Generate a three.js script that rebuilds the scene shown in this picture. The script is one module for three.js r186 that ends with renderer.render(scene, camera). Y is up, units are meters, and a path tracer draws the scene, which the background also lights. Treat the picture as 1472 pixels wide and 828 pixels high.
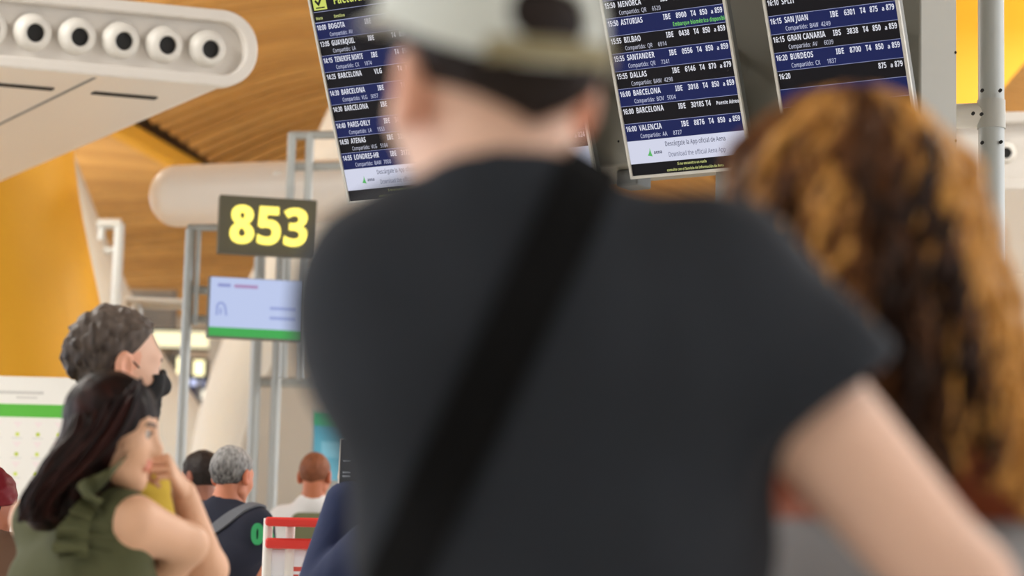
import * as THREE from 'three';
import { RoundedBoxGeometry } from 'three/addons/geometries/RoundedBoxGeometry.js';
import { mergeGeometries, mergeVertices } from 'three/addons/utils/BufferGeometryUtils.js';
import { RectAreaLightUniformsLib } from 'three/addons/lights/RectAreaLightUniformsLib.js';
import { TextGeometry } from 'three/addons/geometries/TextGeometry.js';
import { FontLoader } from 'three/addons/loaders/FontLoader.js';

// ---------------------------------------------------------------- camera, sky, exposure
const F = 3463, W = 1472, H = 828, EYE = 1.15, PITCH = 8.0, ROLL = 1.4;
const rad = (d) => d * Math.PI / 180;
const scene = new THREE.Scene();
const camera = new THREE.PerspectiveCamera(2 * Math.atan(H / 2 / F) * 180 / Math.PI, W / H, 0.05, 200);
camera.position.set(0, EYE, 0);
camera.rotation.set(rad(PITCH), 0, rad(ROLL), 'YXZ');
camera.focus = 7.95;
camera.userData.fStop = 2.4;
camera.updateMatrixWorld(true);
scene.background = new THREE.Color(1.0, 1.02, 1.1);
scene.backgroundIntensity = 2.9;
RectAreaLightUniformsLib.init();
const renderer = new THREE.WebGLRenderer({ antialias: true });
renderer.toneMapping = THREE.LinearToneMapping;
renderer.toneMappingExposure = 1.0;
renderer.shadowMap.enabled = true;
const LAMP_POWER = 11, UPLIGHT_POWER = 125;

// ---------------------------------------------------------------- helpers
const V = (x, y, z) => new THREE.Vector3(x, y, z);
const camR = V(1, 0, 0).applyQuaternion(camera.quaternion), camU = V(0, 1, 0).applyQuaternion(camera.quaternion), camF = V(0, 0, -1).applyQuaternion(camera.quaternion);
// a place in the hall, measured in the photograph: column, row and distance
const P = (px, py, d) => V(0, EYE, 0).addScaledVector(camF, d).addScaledVector(camR, (px - W / 2) / F * d).addScaledVector(camU, -(py - H / 2) / F * d);
let seed = 7;
const rnd = () => { seed = (seed * 1664525 + 1013904223) >>> 0; return seed / 4294967296; };
const lerp = THREE.MathUtils.lerp, clamp = THREE.MathUtils.clamp;
const sstep = (a, b, x) => { const t = clamp((x - a) / (b - a), 0, 1); return t * t * (3 - 2 * t); };
function hash(x, y, z) { let h = (x * 374761393 + y * 668265263 + z * 2147483647) | 0; h = Math.imul(h ^ (h >>> 13), 1274126177); return ((h ^ (h >>> 16)) >>> 0) / 4294967296; }
function noise(x, y, z) {
  const i = Math.floor(x), j = Math.floor(y), k = Math.floor(z); let u = x - i, v = y - j, w = z - k;
  u = u * u * (3 - 2 * u); v = v * v * (3 - 2 * v); w = w * w * (3 - 2 * w);
  const l = (a, b, t) => a + (b - a) * t;
  return l(l(l(hash(i, j, k), hash(i + 1, j, k), u), l(hash(i, j + 1, k), hash(i + 1, j + 1, k), u), v), l(l(hash(i, j, k + 1), hash(i + 1, j, k + 1), u), l(hash(i, j + 1, k + 1), hash(i + 1, j + 1, k + 1), u), v), w) * 2 - 1;
}
const lin = (r, g, b) => new THREE.Color().setRGB(r / 255, g / 255, b / 255, THREE.SRGBColorSpace);
const mat = (c, roughness = 0.6, extra = {}) => new THREE.MeshPhysicalMaterial({ color: c, roughness, ...extra });
const used = {};
function numbered(name) { const n = used[name] = (used[name] ?? -1) + 1; return n ? name + '_' + String(n).padStart(3, '0') : name; }
function shade(m) { m.castShadow = true; m.receiveShadow = true; return m; }
function thing(name, label, category, at, group) {
  const o = new THREE.Group(); o.name = numbered(name); o.position.copy(at); scene.add(o);
  o.userData = { label, category }; if (group) o.userData.group = group; return o;
}
// a mesh whose geometry is given in world places, put under a thing
function part(parent, name, geo, material, label) {
  const m = shade(new THREE.Mesh(geo, material)); m.name = name;
  if (label) m.userData.label = label;
  let o = parent, off = V(0, 0, 0); while (o && o !== scene) { off.add(o.position); o = o.parent; }
  m.geometry.translate(-off.x, -off.y, -off.z);
  parent.add(m); return m;
}
function struct(name, geo, material) { const m = shade(new THREE.Mesh(geo, material)); m.name = name; m.userData.kind = 'structure'; scene.add(m); return m; }
function kid(parent, name, geo, material) { const m = shade(new THREE.Mesh(geo, material)); m.name = name; parent.add(m); return m; }
const box = (w, h, d, x, y, z) => new THREE.BoxGeometry(w, h, d).translate(x, y, z);
function tube(a, b, r, r2 = r, seg = 20) {
  const L = a.distanceTo(b), g = new THREE.CylinderGeometry(r2, r, L, seg, 1);
  g.applyQuaternion(new THREE.Quaternion().setFromUnitVectors(V(0, 1, 0), b.clone().sub(a).normalize()));
  const c = a.clone().add(b).multiplyScalar(0.5); return g.translate(c.x, c.y, c.z);
}
// local axes -> world
const frame = (o, x, y, z) => new THREE.Matrix4().makeBasis(x, y, z).setPosition(o);
function canvasTex(w, h, draw) {
  const c = document.createElement('canvas'); c.width = w; c.height = h; draw(c.getContext('2d'), w, h);
  const t = new THREE.CanvasTexture(c); t.colorSpace = THREE.SRGBColorSpace; t.magFilter = THREE.LinearFilter; return t;
}
function dataTex(n, fn, srgb) {
  const a = new Uint8Array(n * n * 4);
  for (let y = 0; y < n; y++) for (let x = 0; x < n; x++) { const c = fn(x / n, y / n); for (let k = 0; k < 3; k++) a[(y * n + x) * 4 + k] = clamp(c[k] ?? c[0], 0, 1) * 255; a[(y * n + x) * 4 + 3] = 255; }
  const t = new THREE.DataTexture(a, n, n); t.wrapS = t.wrapT = THREE.RepeatWrapping; t.magFilter = THREE.LinearFilter; if (srgb) t.colorSpace = THREE.SRGBColorSpace; t.needsUpdate = true; return t;
}

// ---- implicit shapes and their mesher (surface nets)
const smin = (a, b, k) => { const h = Math.max(k - Math.abs(a - b), 0) / k; return Math.min(a, b) - h * h * k * 0.25; };
const smax = (a, b, k) => -smin(-a, -b, k);
const cap = (a, b, ra, rb = ra) => {
  const bx = b.x - a.x, by = b.y - a.y, bz = b.z - a.z, L = bx * bx + by * by + bz * bz || 1e-9;
  return (x, y, z) => { const px = x - a.x, py = y - a.y, pz = z - a.z; let t = (px * bx + py * by + pz * bz) / L; t = t < 0 ? 0 : t > 1 ? 1 : t; return Math.hypot(px - bx * t, py - by * t, pz - bz * t) - (ra + (rb - ra) * t); };
};
const ell = (c, r) => (x, y, z) => { const a = (x - c[0]) / r[0], b = (y - c[1]) / r[1], d = (z - c[2]) / r[2], k = Math.hypot(a, b, d), q = Math.hypot(a / r[0], b / r[1], d / r[2]); return q < 1e-6 ? -Math.min(...r) : k * (k - 1) / q; };
const blend = (list, k) => (x, y, z) => { let d = list[0](x, y, z); for (let i = 1; i < list.length; i++) d = smin(d, list[i](x, y, z), k); return d; };
function net(f, lo, hi, h) {
  const nx = Math.ceil((hi.x - lo.x) / h) + 1, ny = Math.ceil((hi.y - lo.y) / h) + 1, nz = Math.ceil((hi.z - lo.z) / h) + 1;
  const v = new Float32Array(nx * ny * nz), id = (i, j, k) => (k * ny + j) * nx + i;
  for (let k = 0; k < nz; k++) for (let j = 0; j < ny; j++) for (let i = 0; i < nx; i++) v[id(i, j, k)] = f(lo.x + i * h, lo.y + j * h, lo.z + k * h);
  const cell = new Int32Array(nx * ny * nz).fill(-1), pos = [], idx = [];
  const C = [[0, 0, 0], [1, 0, 0], [0, 1, 0], [1, 1, 0], [0, 0, 1], [1, 0, 1], [0, 1, 1], [1, 1, 1]];
  const E = [[0, 1], [2, 3], [4, 5], [6, 7], [0, 2], [1, 3], [4, 6], [5, 7], [0, 4], [1, 5], [2, 6], [3, 7]];
  const w = new Array(8);
  for (let k = 0; k < nz - 1; k++) for (let j = 0; j < ny - 1; j++) for (let i = 0; i < nx - 1; i++) {
    let neg = 0;
    for (let c = 0; c < 8; c++) { w[c] = v[id(i + C[c][0], j + C[c][1], k + C[c][2])]; if (w[c] < 0) neg++; }
    if (neg === 0 || neg === 8) continue;
    let x = 0, y = 0, z = 0, n = 0;
    for (const [a, b] of E) if ((w[a] < 0) !== (w[b] < 0)) { const t = w[a] / (w[a] - w[b]); x += C[a][0] + (C[b][0] - C[a][0]) * t; y += C[a][1] + (C[b][1] - C[a][1]) * t; z += C[a][2] + (C[b][2] - C[a][2]) * t; n++; }
    cell[id(i, j, k)] = pos.length / 3; pos.push(lo.x + (i + x / n) * h, lo.y + (j + y / n) * h, lo.z + (k + z / n) * h);
  }
  const quad = (a, b, c, d, flip) => { if (a < 0 || b < 0 || c < 0 || d < 0) return; flip ? idx.push(a, c, b, a, d, c) : idx.push(a, b, c, a, c, d); };
  for (let k = 1; k < nz - 1; k++) for (let j = 1; j < ny - 1; j++) for (let i = 1; i < nx - 1; i++) {
    const s = v[id(i, j, k)] < 0;
    if (s !== (v[id(i + 1, j, k)] < 0)) quad(cell[id(i, j - 1, k - 1)], cell[id(i, j, k - 1)], cell[id(i, j, k)], cell[id(i, j - 1, k)], !s);
    if (s !== (v[id(i, j + 1, k)] < 0)) quad(cell[id(i - 1, j, k - 1)], cell[id(i - 1, j, k)], cell[id(i, j, k)], cell[id(i, j, k - 1)], !s);
    if (s !== (v[id(i, j, k + 1)] < 0)) quad(cell[id(i - 1, j - 1, k)], cell[id(i, j - 1, k)], cell[id(i, j, k)], cell[id(i - 1, j, k)], !s);
  }
  const g = new THREE.BufferGeometry(); g.setAttribute('position', new THREE.Float32BufferAttribute(pos, 3)); g.setIndex(idx); g.computeVertexNormals(); return g;
}
function paint(g, fn) {
  const p = g.attributes.position, c = new Float32Array(p.count * 3), k = new THREE.Color();
  for (let i = 0; i < p.count; i++) { fn(p.getX(i), p.getY(i), p.getZ(i), k); k.toArray(c, i * 3); }
  g.setAttribute('color', new THREE.BufferAttribute(c, 3)); return g;
}
// walks from outside towards a point until it meets the surface f = 0
function surfaceHit(f, from, to, off = 0) {
  const d = to.clone().sub(from), L = d.length(); d.divideScalar(L); let t = 0;
  for (let i = 0; i < 400 && t < L; i++) { const p = from.clone().addScaledVector(d, t), s = f(p.x, p.y, p.z) - off; if (s < 0.0008) return p; t += Math.max(0.001, s * 0.7); }
  return from.clone().addScaledVector(d, t);
}
// ---------------------------------------------------------------- the hall
const M = {
  white: mat(lin(226, 222, 214), 0.45), duct: mat(lin(222, 216, 208), 0.4), ductUnder: mat(lin(196, 190, 172), 0.55), black: mat(lin(14, 13, 12), 0.7),
  floor: mat(lin(206, 204, 198), 0.25), wall: mat(lin(206, 188, 162), 0.8), plaster: mat(lin(186, 186, 178), 0.8), roof: mat(lin(120, 90, 55), 0.9),
  steel: mat(lin(176, 180, 178), 0.42, { metalness: 0.25 }), steelDark: mat(lin(120, 122, 120), 0.5, { metalness: 0.3 }), grey: mat(lin(134, 132, 122), 0.5), greyLight: mat(lin(176, 176, 170), 0.5),
  silver: mat(lin(206, 204, 196), 0.35, { metalness: 0.3 }), yellow: mat(lin(232, 170, 30), 0.55), beige: mat(lin(206, 204, 194), 0.6), signBody: mat(lin(92, 88, 70), 0.6),
  glass: mat(new THREE.Color(1, 1, 1), 0, { transmission: 1, thickness: 0, ior: 1.45 }),
};
const HX = 18, ZB = 9, ZF = -48, HT = 8.6;
const floor = struct('floor', box(HX * 2 + 1, 0.3, ZB - ZF + 1, 0, -0.15, (ZB + ZF) / 2), M.floor);
struct('wall_front', box(HX * 2 + 1, HT, 0.3, 0, HT / 2, ZF - 0.15), M.wall);
struct('wall_back', box(HX * 2 + 1, HT, 0.3, 0, HT / 2, ZB + 0.15), M.plaster);
for (const [s, side] of [[-1, 'left'], [1, 'right']]) {
  const n = 6, L = (ZB - ZF) / n, gs = [box(0.3, 0.9, ZB - ZF, s * (HX + 0.15), 0.45, (ZB + ZF) / 2), box(0.3, 1.0, ZB - ZF, s * (HX + 0.15), HT - 0.5, (ZB + ZF) / 2)];
  for (let i = 0; i <= n; i++) gs.push(box(0.3, HT - 1.9, 0.4, s * (HX + 0.15), (HT - 0.1) / 2, clamp(ZF + i * L, ZF + 0.2, ZB - 0.2)));
  struct('wall_' + side, mergeGeometries(gs), M.plaster);
  for (let i = 0; i < n; i++) {
    const w = struct('window_' + (i + 1 + (s > 0 ? n : 0)), box(0.02, HT - 1.9, L - 0.4, s * (HX + 0.15), (HT - 0.1) / 2, ZF + (i + 0.5) * L), M.glass);  // side windows, out of view, let sky light onto ceiling and people
    for (const k of [-1, 0, 1]) kid(w, 'mullion', box(0.1, HT - 1.9, 0.08, s * (HX + 0.15), (HT - 0.1) / 2, ZF + (i + 0.5 + k * 0.25) * L), M.steel);
  }
}
const ceiling = struct('ceiling', box(HX * 2 + 1, 0.3, ZB - ZF + 1, 0, HT + 0.15, (ZB + ZF) / 2), M.roof);
const wood = [0, 1, 2, 3].map((i) => mat(lin(226 - i * 6, 172 - i * 6, 92 - i * 5), 0.6, { map: dataTex(128, (u, v) => { const g = 0.92 + 0.08 * noise(u * 6, v * 60, i * 9) + 0.05 * noise(u * 20, v * 128, i * 5); return [g, g, g]; }, true) }));
// the two bamboo vaults: the lip between them runs away from the eye
const lipA = P(152, 172, 27); let lipD = 27; while (P(285, 248, lipD).y < lipA.y) lipD += 0.02;
const lipB = P(285, 248, lipD), lipY = lipA.y, lipX = (z) => lipA.x + (lipB.x - lipA.x) * (z - lipA.z) / (lipB.z - lipA.z);
function slat(z, w, x0, x1, yf, n) {
  const pos = [], uv = [], idx = [], t = 0.045;
  for (let i = 0; i <= n; i++) { const x = lerp(x0, x1, i / n), y = yf(x, z); for (const [dz, dy] of [[-w / 2, 0], [w / 2, 0], [w / 2, t], [-w / 2, t]]) { pos.push(x, y + dy, z + dz); uv.push(x * 0.5, dz + z); } }
  for (let i = 0; i < n; i++) for (let k = 0; k < 4; k++) { const a = i * 4 + k, b = i * 4 + (k + 1) % 4; idx.push(a, b, a + 4, b, b + 4, a + 4); }
  const g = new THREE.BufferGeometry(); g.setAttribute('position', new THREE.Float32BufferAttribute(pos, 3)); g.setAttribute('uv', new THREE.Float32BufferAttribute(uv, 2)); g.setIndex(idx); const f = g.toNonIndexed(); f.computeVertexNormals(); return f;
}
const vault = (x, z) => lipY + 0.05 + 0.95 * Math.sin(Math.PI * clamp((x - lipX(z)) / 6.5, 0, 1)) + 0.12 * Math.sin(z * 0.55 + x * 0.5);
const vault2 = (x, z) => lipY + 0.3 + 0.16 * Math.sin(z * 0.5) + 0.12 * Math.sin(x * 0.8 + z * 0.2);
let sk = 0;
for (let z = -14; z > -46.5; z -= 0.34) kid(ceiling, 'slat', slat(z, 0.29, lipX(z) + 0.1, lipX(z) + 6.5, vault, 22), wood[sk++ % 4]);
for (let z = -14; z > -46.5; z -= 0.68) kid(ceiling, 'slat', slat(z, 0.6, lipX(z) + 6.5, lipX(z) + 17, (x, zz) => lipY + 0.05 + 0.5 * Math.sin(Math.PI * (x - lipX(zz) - 6.5) / 6) ** 2, 12), wood[sk++ % 4]);
for (let z = -20; z > -47; z -= 0.46) kid(ceiling, 'slat', slat(z, 0.4, -13, lipX(z) - 0.1, vault2, 14), wood[(sk++ * 3) % 4]);
{ // backing board over the slats
  const sheet = (x0, x1, z0, z1, f, nx, nz) => { const g = new THREE.PlaneGeometry(1, 1, nx, nz), p = g.attributes.position; for (let i = 0; i < p.count; i++) { const z = lerp(z0, z1, 0.5 - p.getY(i)), x = lerp(x0(z), x1(z), p.getX(i) + 0.5); p.setXYZ(i, x, f(x, z) + 0.11, z); } g.computeVertexNormals(); return g; };
  kid(ceiling, 'ceiling_panel', sheet((z) => lipX(z), (z) => lipX(z) + 6.5, -13.8, -47, vault, 30, 40), M.roof);
  kid(ceiling, 'ceiling_panel', sheet(() => -13, (z) => lipX(z), -19.5, -47.5, vault2, 20, 40), M.roof);
}
{ // yellow lip beam, then the yellow beam on the right
  const d = lipB.clone().sub(lipA).normalize(), a = lipA.clone().addScaledVector(d, -14), b = lipA.clone().addScaledVector(d, 18), L = a.distanceTo(b), g = new RoundedBoxGeometry(0.22, 0.2, L, 2, 0.04);
  const side = V(0, 1, 0).cross(d).normalize(), c = a.clone().add(b).multiplyScalar(0.5).addScaledVector(side, 0.12); c.y += 0.06;
  struct('trim_1', g.applyMatrix4(frame(c, side, V(0, 1, 0), d)), M.yellow);
  slab('trim_2', [[1335, -90], [1540, -90], [1540, 10], [1441, 128], [1441, 270], [1335, 270]], 20, 0.4, M.yellow);
}
// an upright slab with an outline given in the photograph, at its own distance
function slabGeo(pts, d, t) {
  const o = P(...pts[0], d), s = new THREE.Shape(pts.map(([x, y]) => { const q = P(x, y, d).sub(o); return new THREE.Vector2(q.dot(camR), q.dot(camU)); }));
  return new THREE.ExtrudeGeometry(s, { depth: t, bevelEnabled: false }).translate(0, 0, -t).applyMatrix4(frame(o, camR, camU, camF.clone().negate()));
}
function slab(name, pts, d, t, m) { return struct(name, slabGeo(pts, d, t), m); }
// the yellow pillar and the white pylon legs
function limb(pts, seg = 32) { // pts: [point, rx] lofted round tube
  const pos = [], idx = [], n = pts.length;
  const curve = new THREE.CatmullRomCurve3(pts.map((p) => p[0])), N = 24;
  for (let i = 0; i <= N; i++) {
    const t = i / N, c = curve.getPoint(t), tg = curve.getTangent(t), k = t * (n - 1), j = Math.min(n - 2, Math.floor(k)), r = lerp(pts[j][1], pts[j + 1][1], k - j);
    const sx = V(1, 0, 0).addScaledVector(tg, -tg.x).normalize(), sz = tg.clone().cross(sx);
    for (let s = 0; s <= seg; s++) { const a = s / seg * Math.PI * 2, q = c.clone().addScaledVector(sx, Math.cos(a) * r).addScaledVector(sz, -Math.sin(a) * r); pos.push(q.x, q.y, q.z); }
  }
  for (let i = 0; i < N; i++) for (let s = 0; s < seg; s++) { const a = i * (seg + 1) + s, b = a + seg + 1; idx.push(a, a + 1, b, a + 1, b + 1, b); }
  const g = new THREE.BufferGeometry(); g.setAttribute('position', new THREE.Float32BufferAttribute(pos, 3)); g.setIndex(idx); g.computeVertexNormals(); return g;
}
const ground = (p) => V(p.x, 0, p.z);
struct('pillar', limb([[P(60, 905, 16).setY(0), 0.62], [P(30, 560, 16), 0.6], [P(-20, 260, 16), 0.59], [P(-75, -60, 16).setY(7.0), 0.56]]), M.yellow);
struct('pillar_1', limb([[P(300, 900, 24).setY(0), 0.30], [P(262, 640, 24), 0.32], [P(186, 520, 24), 0.33], [P(130, 370, 24), 0.22], [P(82, 220, 24), 0.15]]), M.beige);
struct('pillar_2', limb([[P(298, 900, 22).setY(0), 0.3], [P(312, 640, 22), 0.22], [P(358, 500, 22), 0.25], [P(440, 330, 22), 0.28], [P(520, 180, 22), 0.34], [P(590, 20, 22), 0.3]]), M.beige);
struct('pillar_3', limb([[P(40, 900, 18).setY(0), 0.3], [P(10, 600, 18), 0.3], [P(-22, 510, 18), 0.24], [P(-70, 420, 18), 0.2]]), M.beige);
// partition behind the check-in frames
slab('wall_partition', [[300, 486], [900, 486], [900, 1080], [300, 1080]], 27, 0.15, M.plaster);
slab('wall_portico', [[1330, 262], [1760, 262], [1760, 1066], [1330, 1066]], 24, 0.5, M.beige);
// ---------------------------------------------------------------- hall lamps, out of view, placed to light queue, boards and ducts
for (const [x, z, label] of [[-5.5, -1.5, 'unseen square ceiling lamp panel above the queue, left of the near pair'], [5.5, -1.5, 'unseen square ceiling lamp panel above the queue, right of the near pair'], [-5.5, -9, 'square ceiling lamp panel nearer the check-in boards, left one'], [5.5, -9, 'square ceiling lamp panel nearer the check-in boards, right one'], [-5.5, -16.5, 'unseen square ceiling lamp panel beyond the flight boards, left one'], [5.5, -16.5, 'unseen square ceiling lamp panel beyond the flight boards, right one'], [0, 4.5, 'unseen square ceiling lamp panel over the back of the hall']]) {
  const t = thing('unseen_ceiling_lamp', label, 'lamp', V(x, 6.2, z));
  kid(t, 'housing', new RoundedBoxGeometry(2.5, 0.12, 2.5, 2, 0.02).translate(0, 0.07, 0), M.white);
  kid(t, 'diffuser', box(2.3, 0.01, 2.3, 0, 0.004, 0), mat(new THREE.Color(1, 1, 1), 0.6, { emissive: new THREE.Color(1, 0.95, 0.86), emissiveIntensity: 1.2 }));
  for (const s of [-1, 1]) kid(t, 'rod', tube(V(s, 0.1, 0), V(s, HT - 6.2, 0), 0.02), M.steel);
  const l = new THREE.RectAreaLight(new THREE.Color(1, 0.965, 0.9), LAMP_POWER * (z < -8 ? 2.2 : 1), 2.3, 2.3); l.name = 'lamp_light'; l.position.set(0, -0.02, 0); l.rotation.x = -Math.PI / 2; t.add(l);
}
for (const [x, z, label] of [[-6.5, -19, 'unseen bowl lamp on a pole, lighting the ceiling from the far left, nearest'], [6.8, -17, 'unseen bowl lamp on a pole, lighting the ceiling from the far right, nearest'], [-9, -30, 'unseen bowl lamp on a pole, lighting the ceiling from the far left, second'], [9, -29, 'unseen bowl lamp on a pole, lighting the ceiling from the far right, second'], [-11.5, -41, 'unseen bowl lamp on a pole, lighting the ceiling from the far left, last'], [11.5, -41, 'unseen bowl lamp on a pole, lighting the ceiling from the far right, last']]) {  // pole lamps out of view on both sides, placed to brighten the bamboo ceiling
  const t = thing('unseen_uplighter', label, 'lamp', V(x, 0, z));
  kid(t, 'pole', tube(V(0, 0, 0), V(0, 3.6, 0), 0.06), M.steel); kid(t, 'bowl', new THREE.LatheGeometry([[0.05, 3.5], [0.4, 3.55], [0.62, 3.66], [0.66, 3.74], [0.62, 3.72]].map((p) => new THREE.Vector2(...p)), 32), M.white);
  kid(t, 'diffuser', new THREE.CylinderGeometry(0.6, 0.6, 0.01, 32).translate(0, 3.68, 0), mat(new THREE.Color(1, 1, 1), 0.6, { emissive: new THREE.Color(1, 0.94, 0.84), emissiveIntensity: 1.5 }));
  const l = new THREE.RectAreaLight(new THREE.Color(1, 0.93, 0.82), UPLIGHT_POWER, 1.0, 1.0); l.name = 'uplight'; l.position.set(0, 3.72, 0); l.rotation.x = Math.PI / 2; t.add(l);
}
// ---------------------------------------------------------------- flight boards
const yaw = 0.5673, tilt = 0.3881, pitchX = 0.6963, BW = 0.5403, BH = 0.96;
const BS = 0.854, bO = P(906.7, 257.5, 8.2), bu = V(Math.cos(yaw), 0, Math.sin(yaw)), bn = V(-Math.sin(yaw), 0, Math.cos(yaw)), bv = V(0, Math.cos(tilt), 0).addScaledVector(bn, Math.sin(tilt)), bw = bu.clone().cross(bv), sized = (o, x, y, z) => frame(o, x.clone().multiplyScalar(BS), y.clone().multiplyScalar(BS), z.clone().multiplyScalar(BS));
const NAVY = '#1b2458', DARK = '#141216';
function boardTex(spec) {
  return canvasTex(640, 1112, (g, w, h) => {
    const mm = h / 0.942, sx = w / 0.532; // pixels per metre on the screen
    g.fillStyle = '#131217'; g.fillRect(0, 0, w, h);
    const txt = (s, fx, y, size, color, squeeze = 0.8, weight = 'bold', align = 'left') => { g.save(); g.translate(fx * w, y); g.scale(squeeze, 1); g.font = weight + ' ' + size + 'px sans-serif'; g.fillStyle = color; g.textAlign = align; g.textBaseline = 'alphabetic'; g.fillText(s, 0, 0); g.restore(); };
    const yb = (m) => h - m * mm; // height above the lower edge
    // foot and advertising band
    txt('Si no encuentra un vuelo', 0.52, yb(0.031), 17, '#d9e08a', 0.78, 'bold', 'center'); txt('consulte con el Servicio de Información de Aena', 0.54, yb(0.009), 17, '#d9e08a', 0.78, 'bold', 'center');
    g.fillStyle = '#dfe2f6'; g.fillRect(0, yb(0.142), w, 0.093 * mm);
    txt('Descárgate la App oficial de Aena', 0.32, yb(0.109), 30, '#3c4058', 0.73, 'normal'); txt('Download the official Aena App', 0.335, yb(0.066), 30, '#70748c', 0.73, 'normal');
    txt('aena', 0.215, yb(0.083), 24, '#3c4058', 0.8, 'bold');
    g.fillStyle = '#5fbf6a'; g.beginPath(); g.moveTo(0.185 * w, yb(0.108)); g.quadraticCurveTo(0.19 * w, yb(0.09), 0.2 * w, yb(0.074)); g.lineTo(0.16 * w, yb(0.079)); g.quadraticCurveTo(0.18 * w, yb(0.09), 0.185 * w, yb(0.108)); g.fill();
    const rh = 0.0705 * mm; let y = yb(0.142);
    spec.rows.forEach((r, i) => {
      const top = y - rh; g.fillStyle = (i + (spec.odd || 0)) % 2 ? DARK : NAVY; g.fillRect(0, top, w, rh); g.fillStyle = '#b9bfe8'; g.fillRect(0, top - 1.5, w, 3.5);
      const b = top + rh * 0.46, c = top + rh * 0.88, white = '#f4f5ff';
      if (r[0]) txt(r[0], 0.012, b, 36, white, 0.66); if (r[1]) txt(r[1], 0.125, b, 37, white, r[1].length > 12 ? 0.6 : 0.7);
      if (r[2]) txt(r[2], 0.485, b, 36, white, 0.72); if (r[3]) txt(r[3], 0.592, b, 36, white, 0.72); if (r[4]) txt(r[4], 0.715, b, 36, white, 0.72);
      if (r[5]) { if (r[5].length > 10) txt(r[5], 0.802, b, 25, white, 0.74); else { const [p, a, q] = r[5].split(' '); txt(p, 0.79, b, 36, white, 0.68); txt(a, 0.882, b, 29, white, 0.8); txt(q, 0.914, b, 36, white, 0.68); } }
      if (r[6]) { txt('Compartido:', 0.125, c, 27, '#dfe2f6', 0.74, 'normal'); const [p, q] = r[6].split(' '); txt(p, 0.315, c, 27, '#dfe2f6', 0.78, 'normal'); if (q) txt(q, 0.405, c, 27, '#dfe2f6', 0.8, 'normal'); }
      if (r[7]) txt(r[7], 0.555, c, 26, '#7ddc6c', 0.7, 'bold');
      y = top;
    });
    if (spec.head) {
      g.fillStyle = '#151419'; g.fillRect(0, 0, w, y); const th = y - 0.046 * mm;
      txt('Hora', 0.02, y - 14, 22, '#d9e08a', 0.85); txt('Destino', 0.2, y - 14, 22, '#d9e08a', 0.85); g.fillStyle = '#b9bfe8'; g.fillRect(0, th, w, 2.5); g.fillRect(0, y - 2, w, 3);
      txt('Facturación', 0.22, th - 26, 62, '#dbe670', 0.8); g.fillStyle = '#dbe670'; g.fillRect(0.02 * w, th - 92, 84, 84);
      g.strokeStyle = '#26261c'; g.lineWidth = 12; g.beginPath(); g.moveTo(0.02 * w + 16, th - 56); g.lineTo(0.02 * w + 34, th - 36); g.lineTo(0.02 * w + 68, th - 84); g.stroke(); g.fillStyle = '#26261c'; g.fillRect(0.02 * w + 14, th - 22, 56, 6);
    }
  });
}
const A = '850 a 859', boards = [
  { k: -2, label: 'leftmost flight board, headed by a yellow-green check mark above BOGOTA', head: true, rows: [['14:55', 'LONDRES-HR', 'IBE', '3172', 'T4', A, 'BAW 7000'], ['14:50', 'ATENAS', 'IBE', '3254', 'T4', A, 'VLG 5184'], ['14:40', 'PARIS-ORLY', 'IBE', '3436', 'T4', A, 'LA 1553'], ['14:30', 'BARCELONA', 'IBE', '', 'T4', A], ['14:30', 'BARCELONA', 'IBE', '', 'T4', A, 'VLG 5057'], ['14:25', 'BARCELONA', 'VLG', '', 'T4', A], ['14:15', 'TENERIFE NORTE', 'IBE', '', 'T4', A, 'CX 1874'], ['13:05', 'GUAYAQUIL', 'IBE', '', 'T4', A, 'LA'], ['10:00', 'BOGOTA', 'IBE', '', 'T4', A, 'AV']] },
  { k: -1, label: 'flight board hidden behind the capped head, only its right rim and last digits showing', odd: 1, rows: [['', '', '', '', '', '874 a 824'], ['', '', '', '', '', ''], ['', '', '', '', '', A], ['', '', '', '', '', A], ['', '', '', '', '', A], ['', '', '', '', '', A]] },
  { k: 0, label: 'flight board in the middle listing MENORCA down to VALENCIA above a white band', rows: [['16:00', 'VALENCIA', 'IBE', '8876', 'T4', A, 'AA 8727'], ['16:00', 'BARCELONA', 'IBE', '3018S', 'T4', 'Puente Aéreo'], ['16:00', 'BARCELONA', 'IBE', '3018', 'T4', A, 'BOV 5004'], ['15:55', 'DALLAS', 'IBE', '6146', 'T4', '870 a 879', 'BAW 4298'], ['15:55', 'SANTANDER', 'IBE', '0556', 'T4', A, 'QR 7241'], ['15:55', 'BILBAO', 'IBE', '0438', 'T4', A, 'QR 6914'], ['15:50', 'ASTURIAS', 'IBE', '8900', 'T4', A, '', 'Embarque biométrico disponible'], ['15:50', 'MENORCA', 'IBS', '3796', 'T4', A, 'QR 6520'], ['', '', '', '', '', '', 'QR'], ['', '', '', '', '', '']] },
  { k: 1, label: 'rightmost flight board listing DOHA, SPLIT and SAN JUAN above the curly hair', odd: 1, rows: [['', '', '', '', '', ''], ['', '', '', '', '', ''], ['16:20', '', '', '', '', '875 a 879'], ['16:20', 'BURDEOS', 'IBE', '8700', 'T4', A, 'CX 1837'], ['16:15', 'GRAN CANARIA', 'IBS', '3838', 'T4', A, 'AV 6039'], ['16:15', 'SAN JUAN', 'IBE', '6301', 'T4', '875 a 879', 'BAW 4249'], ['16:10', 'SPLIT', 'IBE', '3310', 'T4', A], ['16:10', 'DOHA', 'QR', '150', 'T4', '871 a 879'], ['', '', '', '', '', '', 'BAW'], ['', '', '', '', '', '']] },
];
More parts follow.
